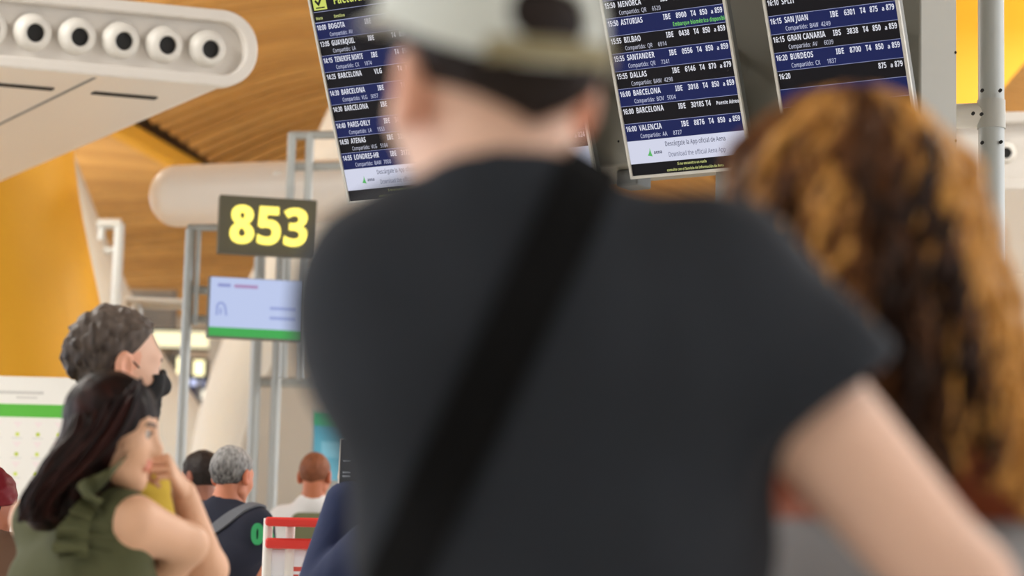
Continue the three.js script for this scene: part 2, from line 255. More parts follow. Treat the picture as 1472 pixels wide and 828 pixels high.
for (const b of boards) {
  const o = bO.clone().addScaledVector(bu, b.k * pitchX * BS), m = sized(o, bu, bv, bw), t = thing('flight_display', b.label, 'display', o.clone(), 'tilted flight boards in a row');
  const rim = new THREE.Shape([[0, 0], [BW, 0], [BW, BH], [0, BH]].map((p) => new THREE.Vector2(...p))); rim.holes.push(new THREE.Path([[0.009, 0.009], [0.009, BH - 0.009], [BW - 0.009, BH - 0.009], [BW - 0.009, 0.009]].map((p) => new THREE.Vector2(...p))));
  part(t, 'frame', new THREE.ExtrudeGeometry(rim, { depth: 0.012, bevelEnabled: true, bevelSize: 0.0015, bevelThickness: 0.0015, bevelSegments: 1 }).translate(0, 0, -0.012).applyMatrix4(m), M.silver);
  part(t, 'screen', new THREE.PlaneGeometry(BW - 0.016, BH - 0.016).translate(BW / 2, BH / 2, -0.006).applyMatrix4(m), mat(lin(8, 8, 10), 0.6, { specularIntensity: 0.25, emissive: new THREE.Color(1, 1, 1), emissiveMap: boardTex(b), emissiveIntensity: 0.86 }));
  part(t, 'casing', new RoundedBoxGeometry(BW - 0.012, BH - 0.012, 0.05, 2, 0.008).translate(BW / 2, BH / 2, -0.038).applyMatrix4(m), M.steelDark);
  for (const s of [0.25, 0.75]) part(t, 'bracket', tube(V(BW * s, BH * 0.45, -0.05), V(BW * s, BH * 0.45, -0.28), 0.02).applyMatrix4(m), M.steelDark);
}
{ // the grey housing that carries the boards, with its pipes
  const m = sized(bO, bu, V(0, 1, 0), bn), x0 = -2 * pitchX - 0.02, x1 = pitchX + BW - 0.03, y0 = 0.075, D = 0.36, z1 = -0.07;
  const t = thing('board_housing', 'long grey metal housing behind the row of flight boards', 'housing', bO.clone());
  part(t, 'shell', new RoundedBoxGeometry(x1 + 0.72, 1.5, D, 3, 0.012).translate((x1 - 0.72) / 2, y0 + 0.75, z1 - D / 2).applyMatrix4(m), M.grey);
  for (const [px, py] of [[1386, 54], [1384, 178]]) part(t, 'rivet', new THREE.SphereGeometry(0.006, 8, 6).applyMatrix4(frame(V(x1 + 0.001, y0 + (py < 100 ? 0.4 : 0.05), z1 - D + 0.02), V(1, 0, 0), V(0, 1, 0), V(0, 0, 1))).applyMatrix4(m), M.black);
  for (const [x, y] of [[-0.08, 0.42], [-0.06, 0.12], [-0.1, 0.1], [0.62, 0.5], [0.63, 0.72], [0.6, 0.85]]) part(t, 'rivet', new THREE.SphereGeometry(0.005, 8, 6).translate(x, y + y0, z1).applyMatrix4(m), M.black);
  part(t, 'foot_block', new RoundedBoxGeometry(0.1, 0.07, 0.12, 2, 0.01).translate(-0.1, y0 - 0.035, -0.2).applyMatrix4(m), M.steelDark);
  part(t, 'foot_block', new RoundedBoxGeometry(0.085, 0.2, 0.06, 2, 0.01).translate(0.33, y0 - 0.09, -0.2).applyMatrix4(m), M.greyLight);
}
{ // upright pipe on the right with its clamp
  const d = 8.3, a = P(1425, 165, d), base = ground(a), t = thing('support_pole', 'thick grey steel pole clamped to the right end of the board housing', 'pole', base);
  part(t, 'pole', tube(base, a.clone().setY(5.2), 0.0445, 0.0445, 40), M.steel);
  part(t, 'clamp_sleeve', tube(a.clone().setY(a.y - 0.05), a.clone().setY(a.y + 0.05), 0.048, 0.048, 40), M.greyLight);
  const e = P(1375, 167, d + 0.05); part(t, 'clamp_arm', tube(a, e, 0.043, 0.043, 32), M.white);
  const toEye = V(0, EYE, 0).sub(a).setY(0).normalize();
  for (const [px, py] of [[1411, 131], [1437, 131], [1438, 205], [1411, 206], [1398, 164], [1410, 165]]) { const q = P(px, py, d - 0.05); part(t, 'screw', new THREE.CylinderGeometry(0.006, 0.006, 0.012, 10).rotateX(Math.PI / 2).translate(q.x, q.y, q.z + 0.01), M.black); }
}
// ---------------------------------------------------------------- air ducts with nozzles
function nozzleGeo(r) { // ball nozzle: flange, dome, throat
  const p = [[1.0, 0], [1.0, 0.06], [0.95, 0.1], [0.9, 0.3], [0.78, 0.5], [0.62, 0.62], [0.5, 0.64], [0.46, 0.58], [0.45, 0.3]].map(([a, b]) => new THREE.Vector2(a * r, b * r));
  return new THREE.LatheGeometry(p, 36);
}
function duct(t, o, e, g, w, h, len, xs, r, nz) {
  // o: right end of the face's lower corner; e: along the face; g: backwards along the duct
  const up = V(0, 1, 0), m = new THREE.Matrix4().makeBasis(e, up, g.clone().negate()).setPosition(o);
  const R = h / 2, shape = (k) => { const s = new THREE.Shape(), q = R * 0.94 - k; s.moveTo(-w, k); s.lineTo(-q - k, k); s.absarc(-q - k, q + k, q, -Math.PI / 2, 0, false); s.lineTo(-k, h - k - q); s.absarc(-q - k, h - k - q, q, 0, Math.PI / 2, false); s.lineTo(-w, h - k); s.lineTo(-w, k); return s; };
  const rim = shape(0); rim.holes.push(new THREE.Path(shape(0.035).getPoints(24)));
  part(t, 'rim', new THREE.ExtrudeGeometry(rim, { depth: 0.05, bevelEnabled: true, bevelSize: 0.012, bevelThickness: 0.012, bevelSegments: 3, curveSegments: 24 }).applyMatrix4(m), M.duct);
  part(t, 'body', new THREE.ExtrudeGeometry(shape(0.004), { depth: len, bevelEnabled: false, curveSegments: 24 }).translate(0, 0, -len).applyMatrix4(m), M.duct);
  const fn = e.clone().cross(up).normalize();
  for (const x of xs) {
    const c = V(x, h * 0.5, 0).applyMatrix4(m), aim = fn.clone().add(V(0.22, -0.22, 0)).normalize(), q = new THREE.Quaternion().setFromUnitVectors(up, aim);
    const n = part(t, 'nozzle', nozzleGeo(r).applyQuaternion(q).translate(c.x, c.y, c.z), M.white);
    const hole = new THREE.CylinderGeometry(r * 0.455, r * 0.455, 0.01, 28).translate(0, r * 0.36, 0).applyQuaternion(q); const k = part(n, 'nozzle_throat', hole.translate(c.x, c.y, c.z), M.black);
    k.geometry.translate(t.position.x * 0, 0, 0);
  }
  return m;
}
{
  const a = rad(17), e = V(Math.cos(a), 0, -Math.sin(a)), g = V(-Math.sin(rad(31)), 0, -Math.cos(rad(31))), o = P(358, 128, 12);
  const t = thing('air_duct', 'long white air duct with a row of round black-holed nozzles, upper left', 'air duct', o.clone());
  const m = duct(t, o, e, g, 2.4, 0.365, 5, [0, 1, 2, 3, 4, 5, 6].map((i) => -0.218 - i * 0.214), 0.098);
  for (const [x0, x1] of [[-0.62, -0.3], [-1.3, -0.82]]) part(t, 'vent_slot', box(x1 - x0, 0.012, 0.05, (x0 + x1) / 2, 0.002, -0.42).applyMatrix4(m), M.black);
  part(t, 'seam', box(0.012, 0.01, 4.6, -0.74, 0.003, -2.3).applyMatrix4(m), M.steelDark);
  const s = 0; part(t, 'support', tube(V(-1.25, 0, -1.6).applyMatrix4(m), V(-1.25, 0, -1.6).applyMatrix4(m).setY(0), 0.08), M.white);
}
{
  const a = rad(4), e = V(-Math.cos(a), 0, -Math.sin(a)), o = P(500, 285, 16), t = thing('air_duct', 'smooth white rounded air duct above the yellow 853 sign', 'air duct', o.clone());
  const L = 2.9, r = 0.205, prof = []; for (let i = 0; i <= 14; i++) { const b = i / 14 * Math.PI / 2; prof.push([r * Math.sin(b), r * (1 - Math.cos(b)) * 0.9]); }
  const c = P(219, 283, 16), d2 = P(620, 283, 15.4), dir = d2.clone().sub(c).setY(0).normalize(), pts = prof.map(([x, y]) => new THREE.Vector2(x, y)); pts.push(new THREE.Vector2(r, L));
  const gg = new THREE.LatheGeometry(pts, 40).applyQuaternion(new THREE.Quaternion().setFromUnitVectors(V(0, 1, 0), dir)).translate(c.x, c.y, c.z);
  part(t, 'body', gg, M.duct);
  const q = P(470, 250, 15.55); part(t, 'trim_strip', new RoundedBoxGeometry(0.9, 0.025, 0.02, 2, 0.008).translate(q.x + 0.1, q.y, q.z), M.white);
  part(t, 'support', tube(P(560, 283, 15.4), ground(P(560, 283, 15.4)), 0.09), M.white);
}
{
  const a = rad(-12), e = V(Math.cos(a), 0, -Math.sin(a)), g = V(Math.sin(rad(10)), 0, -Math.cos(rad(10))), o = P(1640, 270, 12.4);
  const t = thing('air_duct', 'white air duct half hidden behind the support pole, one nozzle showing', 'air duct', o.clone());
  duct(t, o, e, g, 1.0, 0.39, 3, [-0.685, -0.44, -0.2], 0.062);
  part(t, 'support', tube(P(1600, 230, 13), ground(P(1600, 230, 13)), 0.08), M.white);
}
// ---------------------------------------------------------------- 853 desk sign, monitor and their tube frames
const font = await new FontLoader().loadAsync('fonts/droid/droid_sans_bold.typeface.json');
const sa = rad(12), se = V(Math.cos(sa), 0, -Math.sin(sa)), sn = V(Math.sin(sa), 0, Math.cos(sa)), UP = V(0, 1, 0);
{
  const o = P(313, 362, 13), w = 0.53, h = 0.315, m = frame(o, se, UP, sn), t = thing('desk_sign', 'dark box sign with glowing yellow digits 853', 'sign', o.clone());
  part(t, 'casing', new RoundedBoxGeometry(w, h, 0.09, 2, 0.006).translate(w / 2, h / 2, -0.045).applyMatrix4(m), M.signBody);
  const dm = mat(lin(240, 225, 90), 0.5, { emissive: lin(255, 240, 120), emissiveIntensity: 0.95 });
  ['8', '5', '3'].forEach((ch, i) => { const g = new TextGeometry(ch, { font, size: 0.2, depth: 0.006, bevelEnabled: true, bevelSize: 0.005, bevelThickness: 0.002, curveSegments: 8 }); g.computeBoundingBox(); const b = g.boundingBox; g.translate(-(b.min.x + b.max.x) / 2, -(b.min.y + b.max.y) / 2, 0); part(t, 'digit', g.scale(0.92, 1, 1).translate(0.125 + i * 0.146, h / 2, 0.001).applyMatrix4(m), dm); });
  part(t, 'mount', new RoundedBoxGeometry(0.3, 0.05, 0.06, 2, 0.01).translate(w / 2, h * 0.8, -0.11).applyMatrix4(m), M.steel);
}
{
  const o = P(297, 484, 13.1), w = 0.53, h = 0.335, m = frame(o, se, UP, sn), t = thing('desk_monitor', 'pale blue monitor with a green bar along its foot, below the 853 sign', 'monitor', o.clone());
  part(t, 'casing', new RoundedBoxGeometry(w, h, 0.08, 2, 0.008).translate(w / 2, h / 2, -0.045).applyMatrix4(m), M.steelDark);
  const tex = canvasTex(512, 324, (g, W2, H2) => { g.fillStyle = '#c3d0f4'; g.fillRect(0, 0, W2, H2); g.fillStyle = '#3fae52'; g.fillRect(0, H2 * 0.85, W2, H2 * 0.15); g.fillStyle = '#8f97d0'; g.fillRect(40, 34, 70, 18); g.fillStyle = '#b08ab8'; g.fillRect(130, 36, 130, 18); g.fillStyle = '#98a6dc'; g.fillRect(330, 150, 150, 16); g.fillRect(330, 204, 150, 16); g.strokeStyle = '#8c9cd8'; g.lineWidth = 10; g.beginPath(); g.moveTo(40, 210); g.lineTo(40, 160); g.quadraticCurveTo(60, 120, 84, 160); g.lineTo(92, 210); g.moveTo(60, 170); g.lineTo(60, 205); g.stroke(); });
  part(t, 'screen', new THREE.PlaneGeometry(w - 0.02, h - 0.012).translate(w / 2, h / 2 + 0.002, -0.003).applyMatrix4(m), mat(lin(20, 20, 24), 0.3, { emissive: new THREE.Color(1, 1, 1), emissiveMap: tex, emissiveIntensity: 0.9 }));
}
function tubeFrame(name, label, d, verts, bars, r = 0.026) {
  const o = ground(P(verts[0][0], verts[0][1], d)), t = thing(name, label, 'frame', o);
  for (const [x, y0, y1, rr] of verts) { const a = P(x, y0, d); part(t, 'post', tube(a, y1 >= 880 ? ground(a) : V(a.x, P(x, y1, d).y, a.z), rr || r, rr || r, 16), M.steel); }
  for (const [x0, ya, x1, yb, rr] of bars) part(t, 'crossbar', tube(P(x0, ya, d), P(x1, yb, d), rr || r, rr || r, 16), M.steel);
  return t;
}
tubeFrame('tube_frame', 'grey tube frame holding the 853 sign and the monitor from the left', 13.3, [[274, 330, 900, 0.028], [286, 330, 470, 0.014]], [[270, 327, 322, 327, 0.02], [270, 416, 305, 418, 0.024], [270, 458, 303, 460, 0.024]]);
tubeFrame('tube_frame', 'tall double grey tube frame rising behind the 853 sign beside the white duct', 14.2, [[420, 192, 549], [446, 192, 549]], [[416, 195, 520, 193], [416, 240, 520, 238]]);
tubeFrame('tube_frame', 'white-grey tube frame standing below the monitor', 14.25, [[374, 366, 900, 0.034], [404, 366, 900, 0.03]], [[374, 549, 490, 549, 0.034]]);
tubeFrame('tube_frame', 'small far tube frame beside the white pylon leg', 20, [[172, 322, 900, 0.042], [147, 322, 345, 0.03]], [[140, 322, 174, 322, 0.045], [150, 360, 172, 360, 0.03]]);
tubeFrame('tube_frame', 'horizontal grey rail crossing the grey louvred box', 17, [[197, 436, 900, 0.045]], [[182, 434, 272, 438, 0.04]]);
// ---------------------------------------------------------------- info board, kiosk screen, barriers, far signs
{
  const d = 12, pts = [[-170, 538], [150, 541], [150, 905], [-170, 905]], o = ground(P(100, 600, d)), t = thing('information_board', 'white information board with a green stripe and small pictograms', 'board', o);
  const w = 320 / F * d, top = P(0, 540, d).y, c = P(-10, 540, d), m = frame(V(c.x, 0, c.z), V(1, 0, 0), UP, V(0, 0, 1)), pxm = F / d;
  part(t, 'panel', new RoundedBoxGeometry(w, top - 0.05, 0.06, 2, 0.01).translate(0, (top - 0.05) / 2 + 0.05, -0.035).applyMatrix4(m), M.white);
  const tex = canvasTex(1024, 1024, (g, S) => {
    const k = S / 320; // texture px per photo px
    g.fillStyle = '#e6e4de'; g.fillRect(0, 0, S, S); g.fillStyle = '#55b238'; g.fillRect(0, 38 * k, S, 19 * k); g.fillStyle = '#b9b7b3';
    for (let i = 0; i < 26; i++) g.fillRect((168 + i * 2.6) * k, (18.6 + (i % 3) * 0.3) * k, 1.9 * k, 4.4 * k); for (let i = 0; i < 14; i++) g.fillRect((196 + i * 2.2) * k, 27 * k, 1.5 * k, 2.6 * k);
    for (let j = 0; j < 4; j++) for (let i = 0; i < 9; i++) { const x = (20 + i * 30) * k, y = (64 + j * 29) * k; g.fillStyle = '#e8dcdc'; g.beginPath(); g.moveTo(x - 7 * k, y); g.lineTo(x + 7 * k, y); g.lineTo(x, y + 9 * k); g.fill(); g.fillStyle = (i + j) % 2 ? '#b4c63c' : '#c9d85e'; g.beginPath(); g.arc(x, y + 18 * k, 3 * k, 0, 7); g.fill(); g.fillStyle = '#cfcfcd'; g.fillRect(x - 8 * k, y + 23 * k, 16 * k, 1.4 * k); }
  });
  part(t, 'print', new THREE.PlaneGeometry(w - 0.02, w - 0.02).translate(0, top - w / 2, 0).applyMatrix4(m), mat(new THREE.Color(1, 1, 1), 0.55, { map: tex }));
  for (const s of [-1, 1]) part(t, 'foot', new RoundedBoxGeometry(0.08, 0.06, 0.5, 2, 0.01).translate(s * w * 0.4, 0.03, -0.03).applyMatrix4(m), M.steelDark);
}
{
  const d = 14.5, a = P(456, 690, d), b = P(500, 592, d), base = ground(P(478, 690, d)), t = thing('kiosk', 'slim kiosk with a teal blue screen topped by a green bar', 'kiosk', base);
  const tex = canvasTex(128, 256, (g) => { const k = g.createLinearGradient(0, 0, 0, 256); k.addColorStop(0, '#4fa0b4'); k.addColorStop(1, '#7cc4d8'); g.fillStyle = k; g.fillRect(0, 0, 128, 256); g.fillStyle = '#3fb07a'; g.fillRect(0, 0, 128, 50); g.fillStyle = '#8fcfe0'; g.fillRect(20, 110, 88, 60); });
  const w = 0.3, h = b.y - a.y; part(t, 'cabinet', new RoundedBoxGeometry(w + 0.04, b.y + 0.03, 0.12, 2, 0.01).translate(base.x + 0.03, (b.y + 0.03) / 2, base.z - 0.065), M.greyLight);
  part(t, 'screen', new THREE.PlaneGeometry(w, h).translate(base.x + 0.03, (a.y + b.y) / 2, base.z), mat(lin(20, 30, 34), 0.3, { emissive: new THREE.Color(1, 1, 1), emissiveMap: tex, emissiveIntensity: 0.7 }));
}
{
  const d = 9.2, red = mat(lin(216, 52, 44), 0.45), o = ground(P(410, 750, d)), t = thing('queue_barrier', 'red-railed queue barrier with a white notice panel', 'barrier', o);
  for (const [y, hh] of [[751, 13], [782, 15]]) { const c = P(440, y, d); part(t, 'rail', new RoundedBoxGeometry(0.31, hh / F * d, 0.05, 3, 0.012).translate(c.x, c.y, c.z), red); }
  for (const x of [386, 418, 494]) { const c = P(x, 745, d + 0.04); part(t, 'post', tube(ground(c), c, 0.018, 0.018, 12), M.white); }
  const c = P(440, 850, d), hh = 0.32, tex = canvasTex(256, 256, (g) => { g.fillStyle = '#eceef4'; g.fillRect(0, 0, 256, 256); g.fillStyle = '#d8564c'; g.fillRect(60, 52, 60, 14); g.fillRect(60, 76, 40, 10); });
  part(t, 'panel', new RoundedBoxGeometry(0.29, hh, 0.03, 2, 0.006).translate(c.x, c.y, c.z - 0.02), M.white);
  part(t, 'print', new THREE.PlaneGeometry(0.28, hh - 0.01).translate(c.x, c.y, c.z - 0.003), mat(new THREE.Color(1, 1, 1), 0.6, { map: tex }));
}
function glowBox(name, label, category, x0, y0, x1, y1, d, color, k, tex) {
  const a = P(x0, y1, d), b = P(x1, y0, d), c = a.clone().add(b).multiplyScalar(0.5), t = thing(name, label, category, c.clone());
  part(t, 'casing', new RoundedBoxGeometry(Math.abs(b.x - a.x) + 0.06, Math.abs(b.y - a.y) + 0.06, 0.16, 2, 0.02).translate(c.x, c.y, c.z - 0.09), M.black);
  part(t, 'face', new THREE.PlaneGeometry(Math.abs(b.x - a.x), Math.abs(b.y - a.y)).translate(c.x, c.y, c.z), mat(lin(30, 30, 30), 0.4, { emissive: color, emissiveIntensity: k, ...(tex ? { emissiveMap: tex } : {}) }));
  part(t, 'post', tube(V(c.x, 0, c.z - 0.09), V(c.x, a.y, c.z - 0.09), 0.03, 0.03, 8), M.steelDark);
}
glowBox('information_screen', 'far dark screen glowing blue white and yellow beyond the masked man', 'screen', 256, 542, 318, 578, 30, new THREE.Color(1, 1, 1), 1.3, canvasTex(128, 80, (g) => { g.fillStyle = '#181c30'; g.fillRect(0, 0, 128, 80); g.fillStyle = '#f4e14a'; g.beginPath(); g.arc(8, 28, 16, 0, 7); g.fill(); g.beginPath(); g.arc(28, 60, 12, 0, 7); g.fill(); g.fillStyle = '#c8d0f4'; g.fillRect(34, 8, 40, 20); g.fillStyle = '#5068d8'; g.fillRect(96, 4, 26, 20); g.fillStyle = '#fffbe8'; g.beginPath(); g.ellipse(92, 56, 30, 18, 0, 0, 7); g.fill(); }));
glowBox('lit_sign', 'far red lit sign under the blue-white screen', 'sign', 262, 582, 302, 600, 30.9, new THREE.Color(1, 1, 1), 1.0, canvasTex(128, 64, (g) => { g.fillStyle = '#e8606c'; g.fillRect(0, 0, 128, 64); g.fillStyle = '#eede5a'; g.fillRect(0, 0, 24, 64); }));
glowBox('lit_sign', 'tiny yellow lit sign low between the pylon legs', 'sign', 276, 622, 288, 632, 31, lin(240, 220, 90), 0.9);
glowBox('wall_lamp', 'narrow upright lamp glowing yellow-white left of the pole', 'lamp', 254, 513, 268, 538, 29, lin(255, 244, 190), 2.0);
glowBox('wall_lamp', 'round-looking lamp glowing right of the pole above the far screen', 'lamp', 278, 518, 294, 540, 29, lin(255, 244, 190), 2.0);
glowBox('glow_strip', 'long warm strip light over the far desks', 'lamp', 190, 478, 332, 498, 34, lin(255, 244, 200), 1.3);
glowBox('glow_strip', 'short glowing strip standing in for a bright glint on the pale wall, right edge', 'lamp', 1462, 352, 1500, 372, 22, lin(255, 246, 215), 1.6);  // bright glint on the pale wall, put in as a glowing strip
{
  const d = 30, c = P(214, 442, d), t = thing('louvre_box', 'grey louvred ventilation box hanging far off behind the rail', 'ventilation box', c.clone());
  part(t, 'casing', new RoundedBoxGeometry(0.62, 0.5, 0.3, 2, 0.02).translate(c.x, c.y, c.z - 0.2), M.steelDark);
  for (let i = 0; i < 6; i++) part(t, 'slat', new RoundedBoxGeometry(0.6, 0.03, 0.1, 1, 0.008).rotateX(0.5).translate(c.x, c.y - 0.2 + i * 0.08, c.z), M.greyLight);
  part(t, 'post', tube(V(c.x, 0, c.z - 0.2), c.clone().setZ(c.z - 0.2), 0.03, 0.03, 8), M.steelDark);
  const c2 = P(222, 520, d + 0.8), t2 = thing('louvre_box', 'lower dark louvred box beside the glowing lamps', 'ventilation box', c2.clone());
  part(t2, 'casing', new RoundedBoxGeometry(0.5, 0.36, 0.3, 2, 0.02).translate(c2.x, c2.y, c2.z - 0.2), M.steelDark);
  for (let i = 0; i < 4; i++) part(t2, 'slat', new RoundedBoxGeometry(0.48, 0.03, 0.1, 1, 0.008).rotateX(0.5).translate(c2.x, c2.y - 0.13 + i * 0.085, c2.z), M.grey);
  part(t2, 'post', tube(V(c2.x, 0, c2.z - 0.2), c2.clone().setZ(c2.z - 0.2), 0.03, 0.03, 8), M.steelDark);
}
// ---------------------------------------------------------------- people
const up = UP;
function headField(fem) {
  const k = fem ? 0.94 : 1;
  const soft = blend([ell([0, 0.035, -0.012], [0.077, 0.092, 0.097]), ell([0, -0.028, 0.03], [0.061 * k, 0.085, 0.062]), cap(V(-0.042 * k, -0.062, 0.005), V(0, -0.1, 0.062), 0.02, 0.018), cap(V(0.042 * k, -0.062, 0.005), V(0, -0.1, 0.062), 0.02, 0.018), cap(V(-0.034, 0.024, 0.072), V(0.034, 0.024, 0.072), fem ? 0.012 : 0.015), cap(V(-0.04, -0.025, 0.055), V(0.04, -0.025, 0.055), 0.022)], 0.03);
  const nose = cap(V(0, 0.012, 0.085), V(0, -0.026, 0.104), 0.008, 0.011), wing = blend([cap(V(-0.011, -0.031, 0.09), V(0.011, -0.031, 0.09), 0.009), cap(V(0, -0.03, 0.098), V(0, -0.03, 0.1), 0.0105)], 0.01);
  const lipU = cap(V(-0.021, -0.0585, 0.079), V(0.021, -0.0585, 0.079), 0.007), lipM = cap(V(-0.006, -0.0575, 0.088), V(0.006, -0.0575, 0.088), 0.006), lipL = cap(V(-0.015, -0.069, 0.083), V(0.015, -0.069, 0.083), 0.008);
  const eyeL = cap(V(0.032, 0.004, 0.094), V(0.03, 0.004, 0.096), 0.015), eyeR = cap(V(-0.032, 0.004, 0.094), V(-0.03, 0.004, 0.096), 0.015);
  const ear = (s) => { const a = ell([s * 0.083, -0.002, -0.012], [0.013, 0.034, 0.021]), b = ell([s * 0.093, 0.001, -0.006], [0.008, 0.022, 0.012]); const lobe = cap(V(s * 0.077, -0.028, -0.004), V(s * 0.077, -0.03, -0.003), 0.008); return (x, y, z) => smax(smin(a(x, y, z), lobe(x, y, z), 0.01), -b(x, y, z), 0.006); };
  const e1 = ear(1), e2 = ear(-1);
  return (x, y, z) => {
    let d = soft(x, y, z); d = smax(d, -eyeL(x, y, z), 0.012); d = smax(d, -eyeR(x, y, z), 0.012);
    d = smin(d, nose(x, y, z), 0.012); d = smin(d, wing(x, y, z), 0.01); d = smin(d, smin(lipU(x, y, z), lipM(x, y, z), 0.008), 0.006); d = smin(d, lipL(x, y, z), 0.006);
    return smin(smin(d, e1(x, y, z), 0.008), e2(x, y, z), 0.008);
  };
}
const headCache = {};
const headGeo = (fem) => headCache[fem] ??= net(headField(fem), V(-0.11, -0.145, -0.13), V(0.11, 0.145, 0.13), 0.004);
const handCache = {};
function handGeo(c1, c2, c3, thumbIn) {
  const key = [c1, c2, c3, thumbIn].join(); if (handCache[key]) return handCache[key];
  const f = [], palm = [];
  const K = [[0.031, 0.088, 0.044, 0.026, 0.02], [0.0105, 0.093, 0.048, 0.03, 0.022], [-0.01, 0.09, 0.045, 0.028, 0.021], [-0.029, 0.081, 0.035, 0.021, 0.018]];
  K.forEach(([x, y, a, b, c], i) => {
    palm.push(cap(V(x * 0.55, 0.0, 0), V(x, y, 0), 0.0165, 0.0115));
    let p = V(x, y, 0), ang = 0; const r = i === 3 ? 0.0075 : 0.0088, fan = x * 0.9, seg = [];
    [[a, c1], [b, c2], [c, c3]].forEach(([L, t], j) => { ang += t; const q = p.clone().add(V(Math.sin(fan) * Math.cos(ang), Math.cos(ang), Math.sin(ang)).multiplyScalar(L)); seg.push(cap(p, q, r * (1 - j * 0.08), r * (0.94 - j * 0.08))); p = q; });
    f.push(blend(seg, 0.004));
  });
  let p = V(0.02, 0.022, 0.004), th = [cap(V(0.012, 0.004, 0), V(0.026, 0.036, 0.006), 0.016, 0.013)], dir = V(0.75 - thumbIn * 0.5, 0.62, 0.12 + thumbIn * 0.75).normalize();
  [0.042, 0.034, 0.026].forEach((L, j) => { const q = p.clone().addScaledVector(dir, L); th.push(cap(p, q, 0.0125 - j * 0.0015, 0.0112 - j * 0.0015)); p = q; dir.add(V(-0.3 - thumbIn * 0.3, 0.35, 0.12)).normalize(); });
  f.push(blend(th, 0.008)); const base = blend([...palm, cap(V(0, -0.03, 0), V(0, 0.01, 0), 0.027, 0.024)], 0.014);
  return handCache[key] = net((x, y, z) => { let d = base(x, y, z * 1.15); for (const g of f) d = smin(d, g(x, y, z), 0.0035); return d; }, V(-0.075, -0.06, -0.05), V(0.11, 0.21, 0.12), 0.0038);
}
const placed = (g, m) => { const k = g.clone().applyMatrix4(m); if (m.determinant() < 0) { const a = k.index.array; for (let i = 0; i < a.length; i += 3) { const q = a[i]; a[i] = a[i + 1]; a[i + 1] = q; } k.computeVertexNormals(); } return k; };
const bounds = (pts, pad) => { const b = new THREE.Box3().setFromPoints(pts); return [b.min.addScalar(-pad), b.max.addScalar(pad)]; };
function headMatrix(c, fwd, lean, s = 1) { const f = fwd.clone().normalize(), u0 = lean.clone().addScaledVector(f, -lean.dot(f)).normalize(), l = u0.clone().cross(f); return new THREE.Matrix4().makeBasis(l.multiplyScalar(s), u0.multiplyScalar(s), f.clone().multiplyScalar(s)).setPosition(c); }
const skinMats = {};
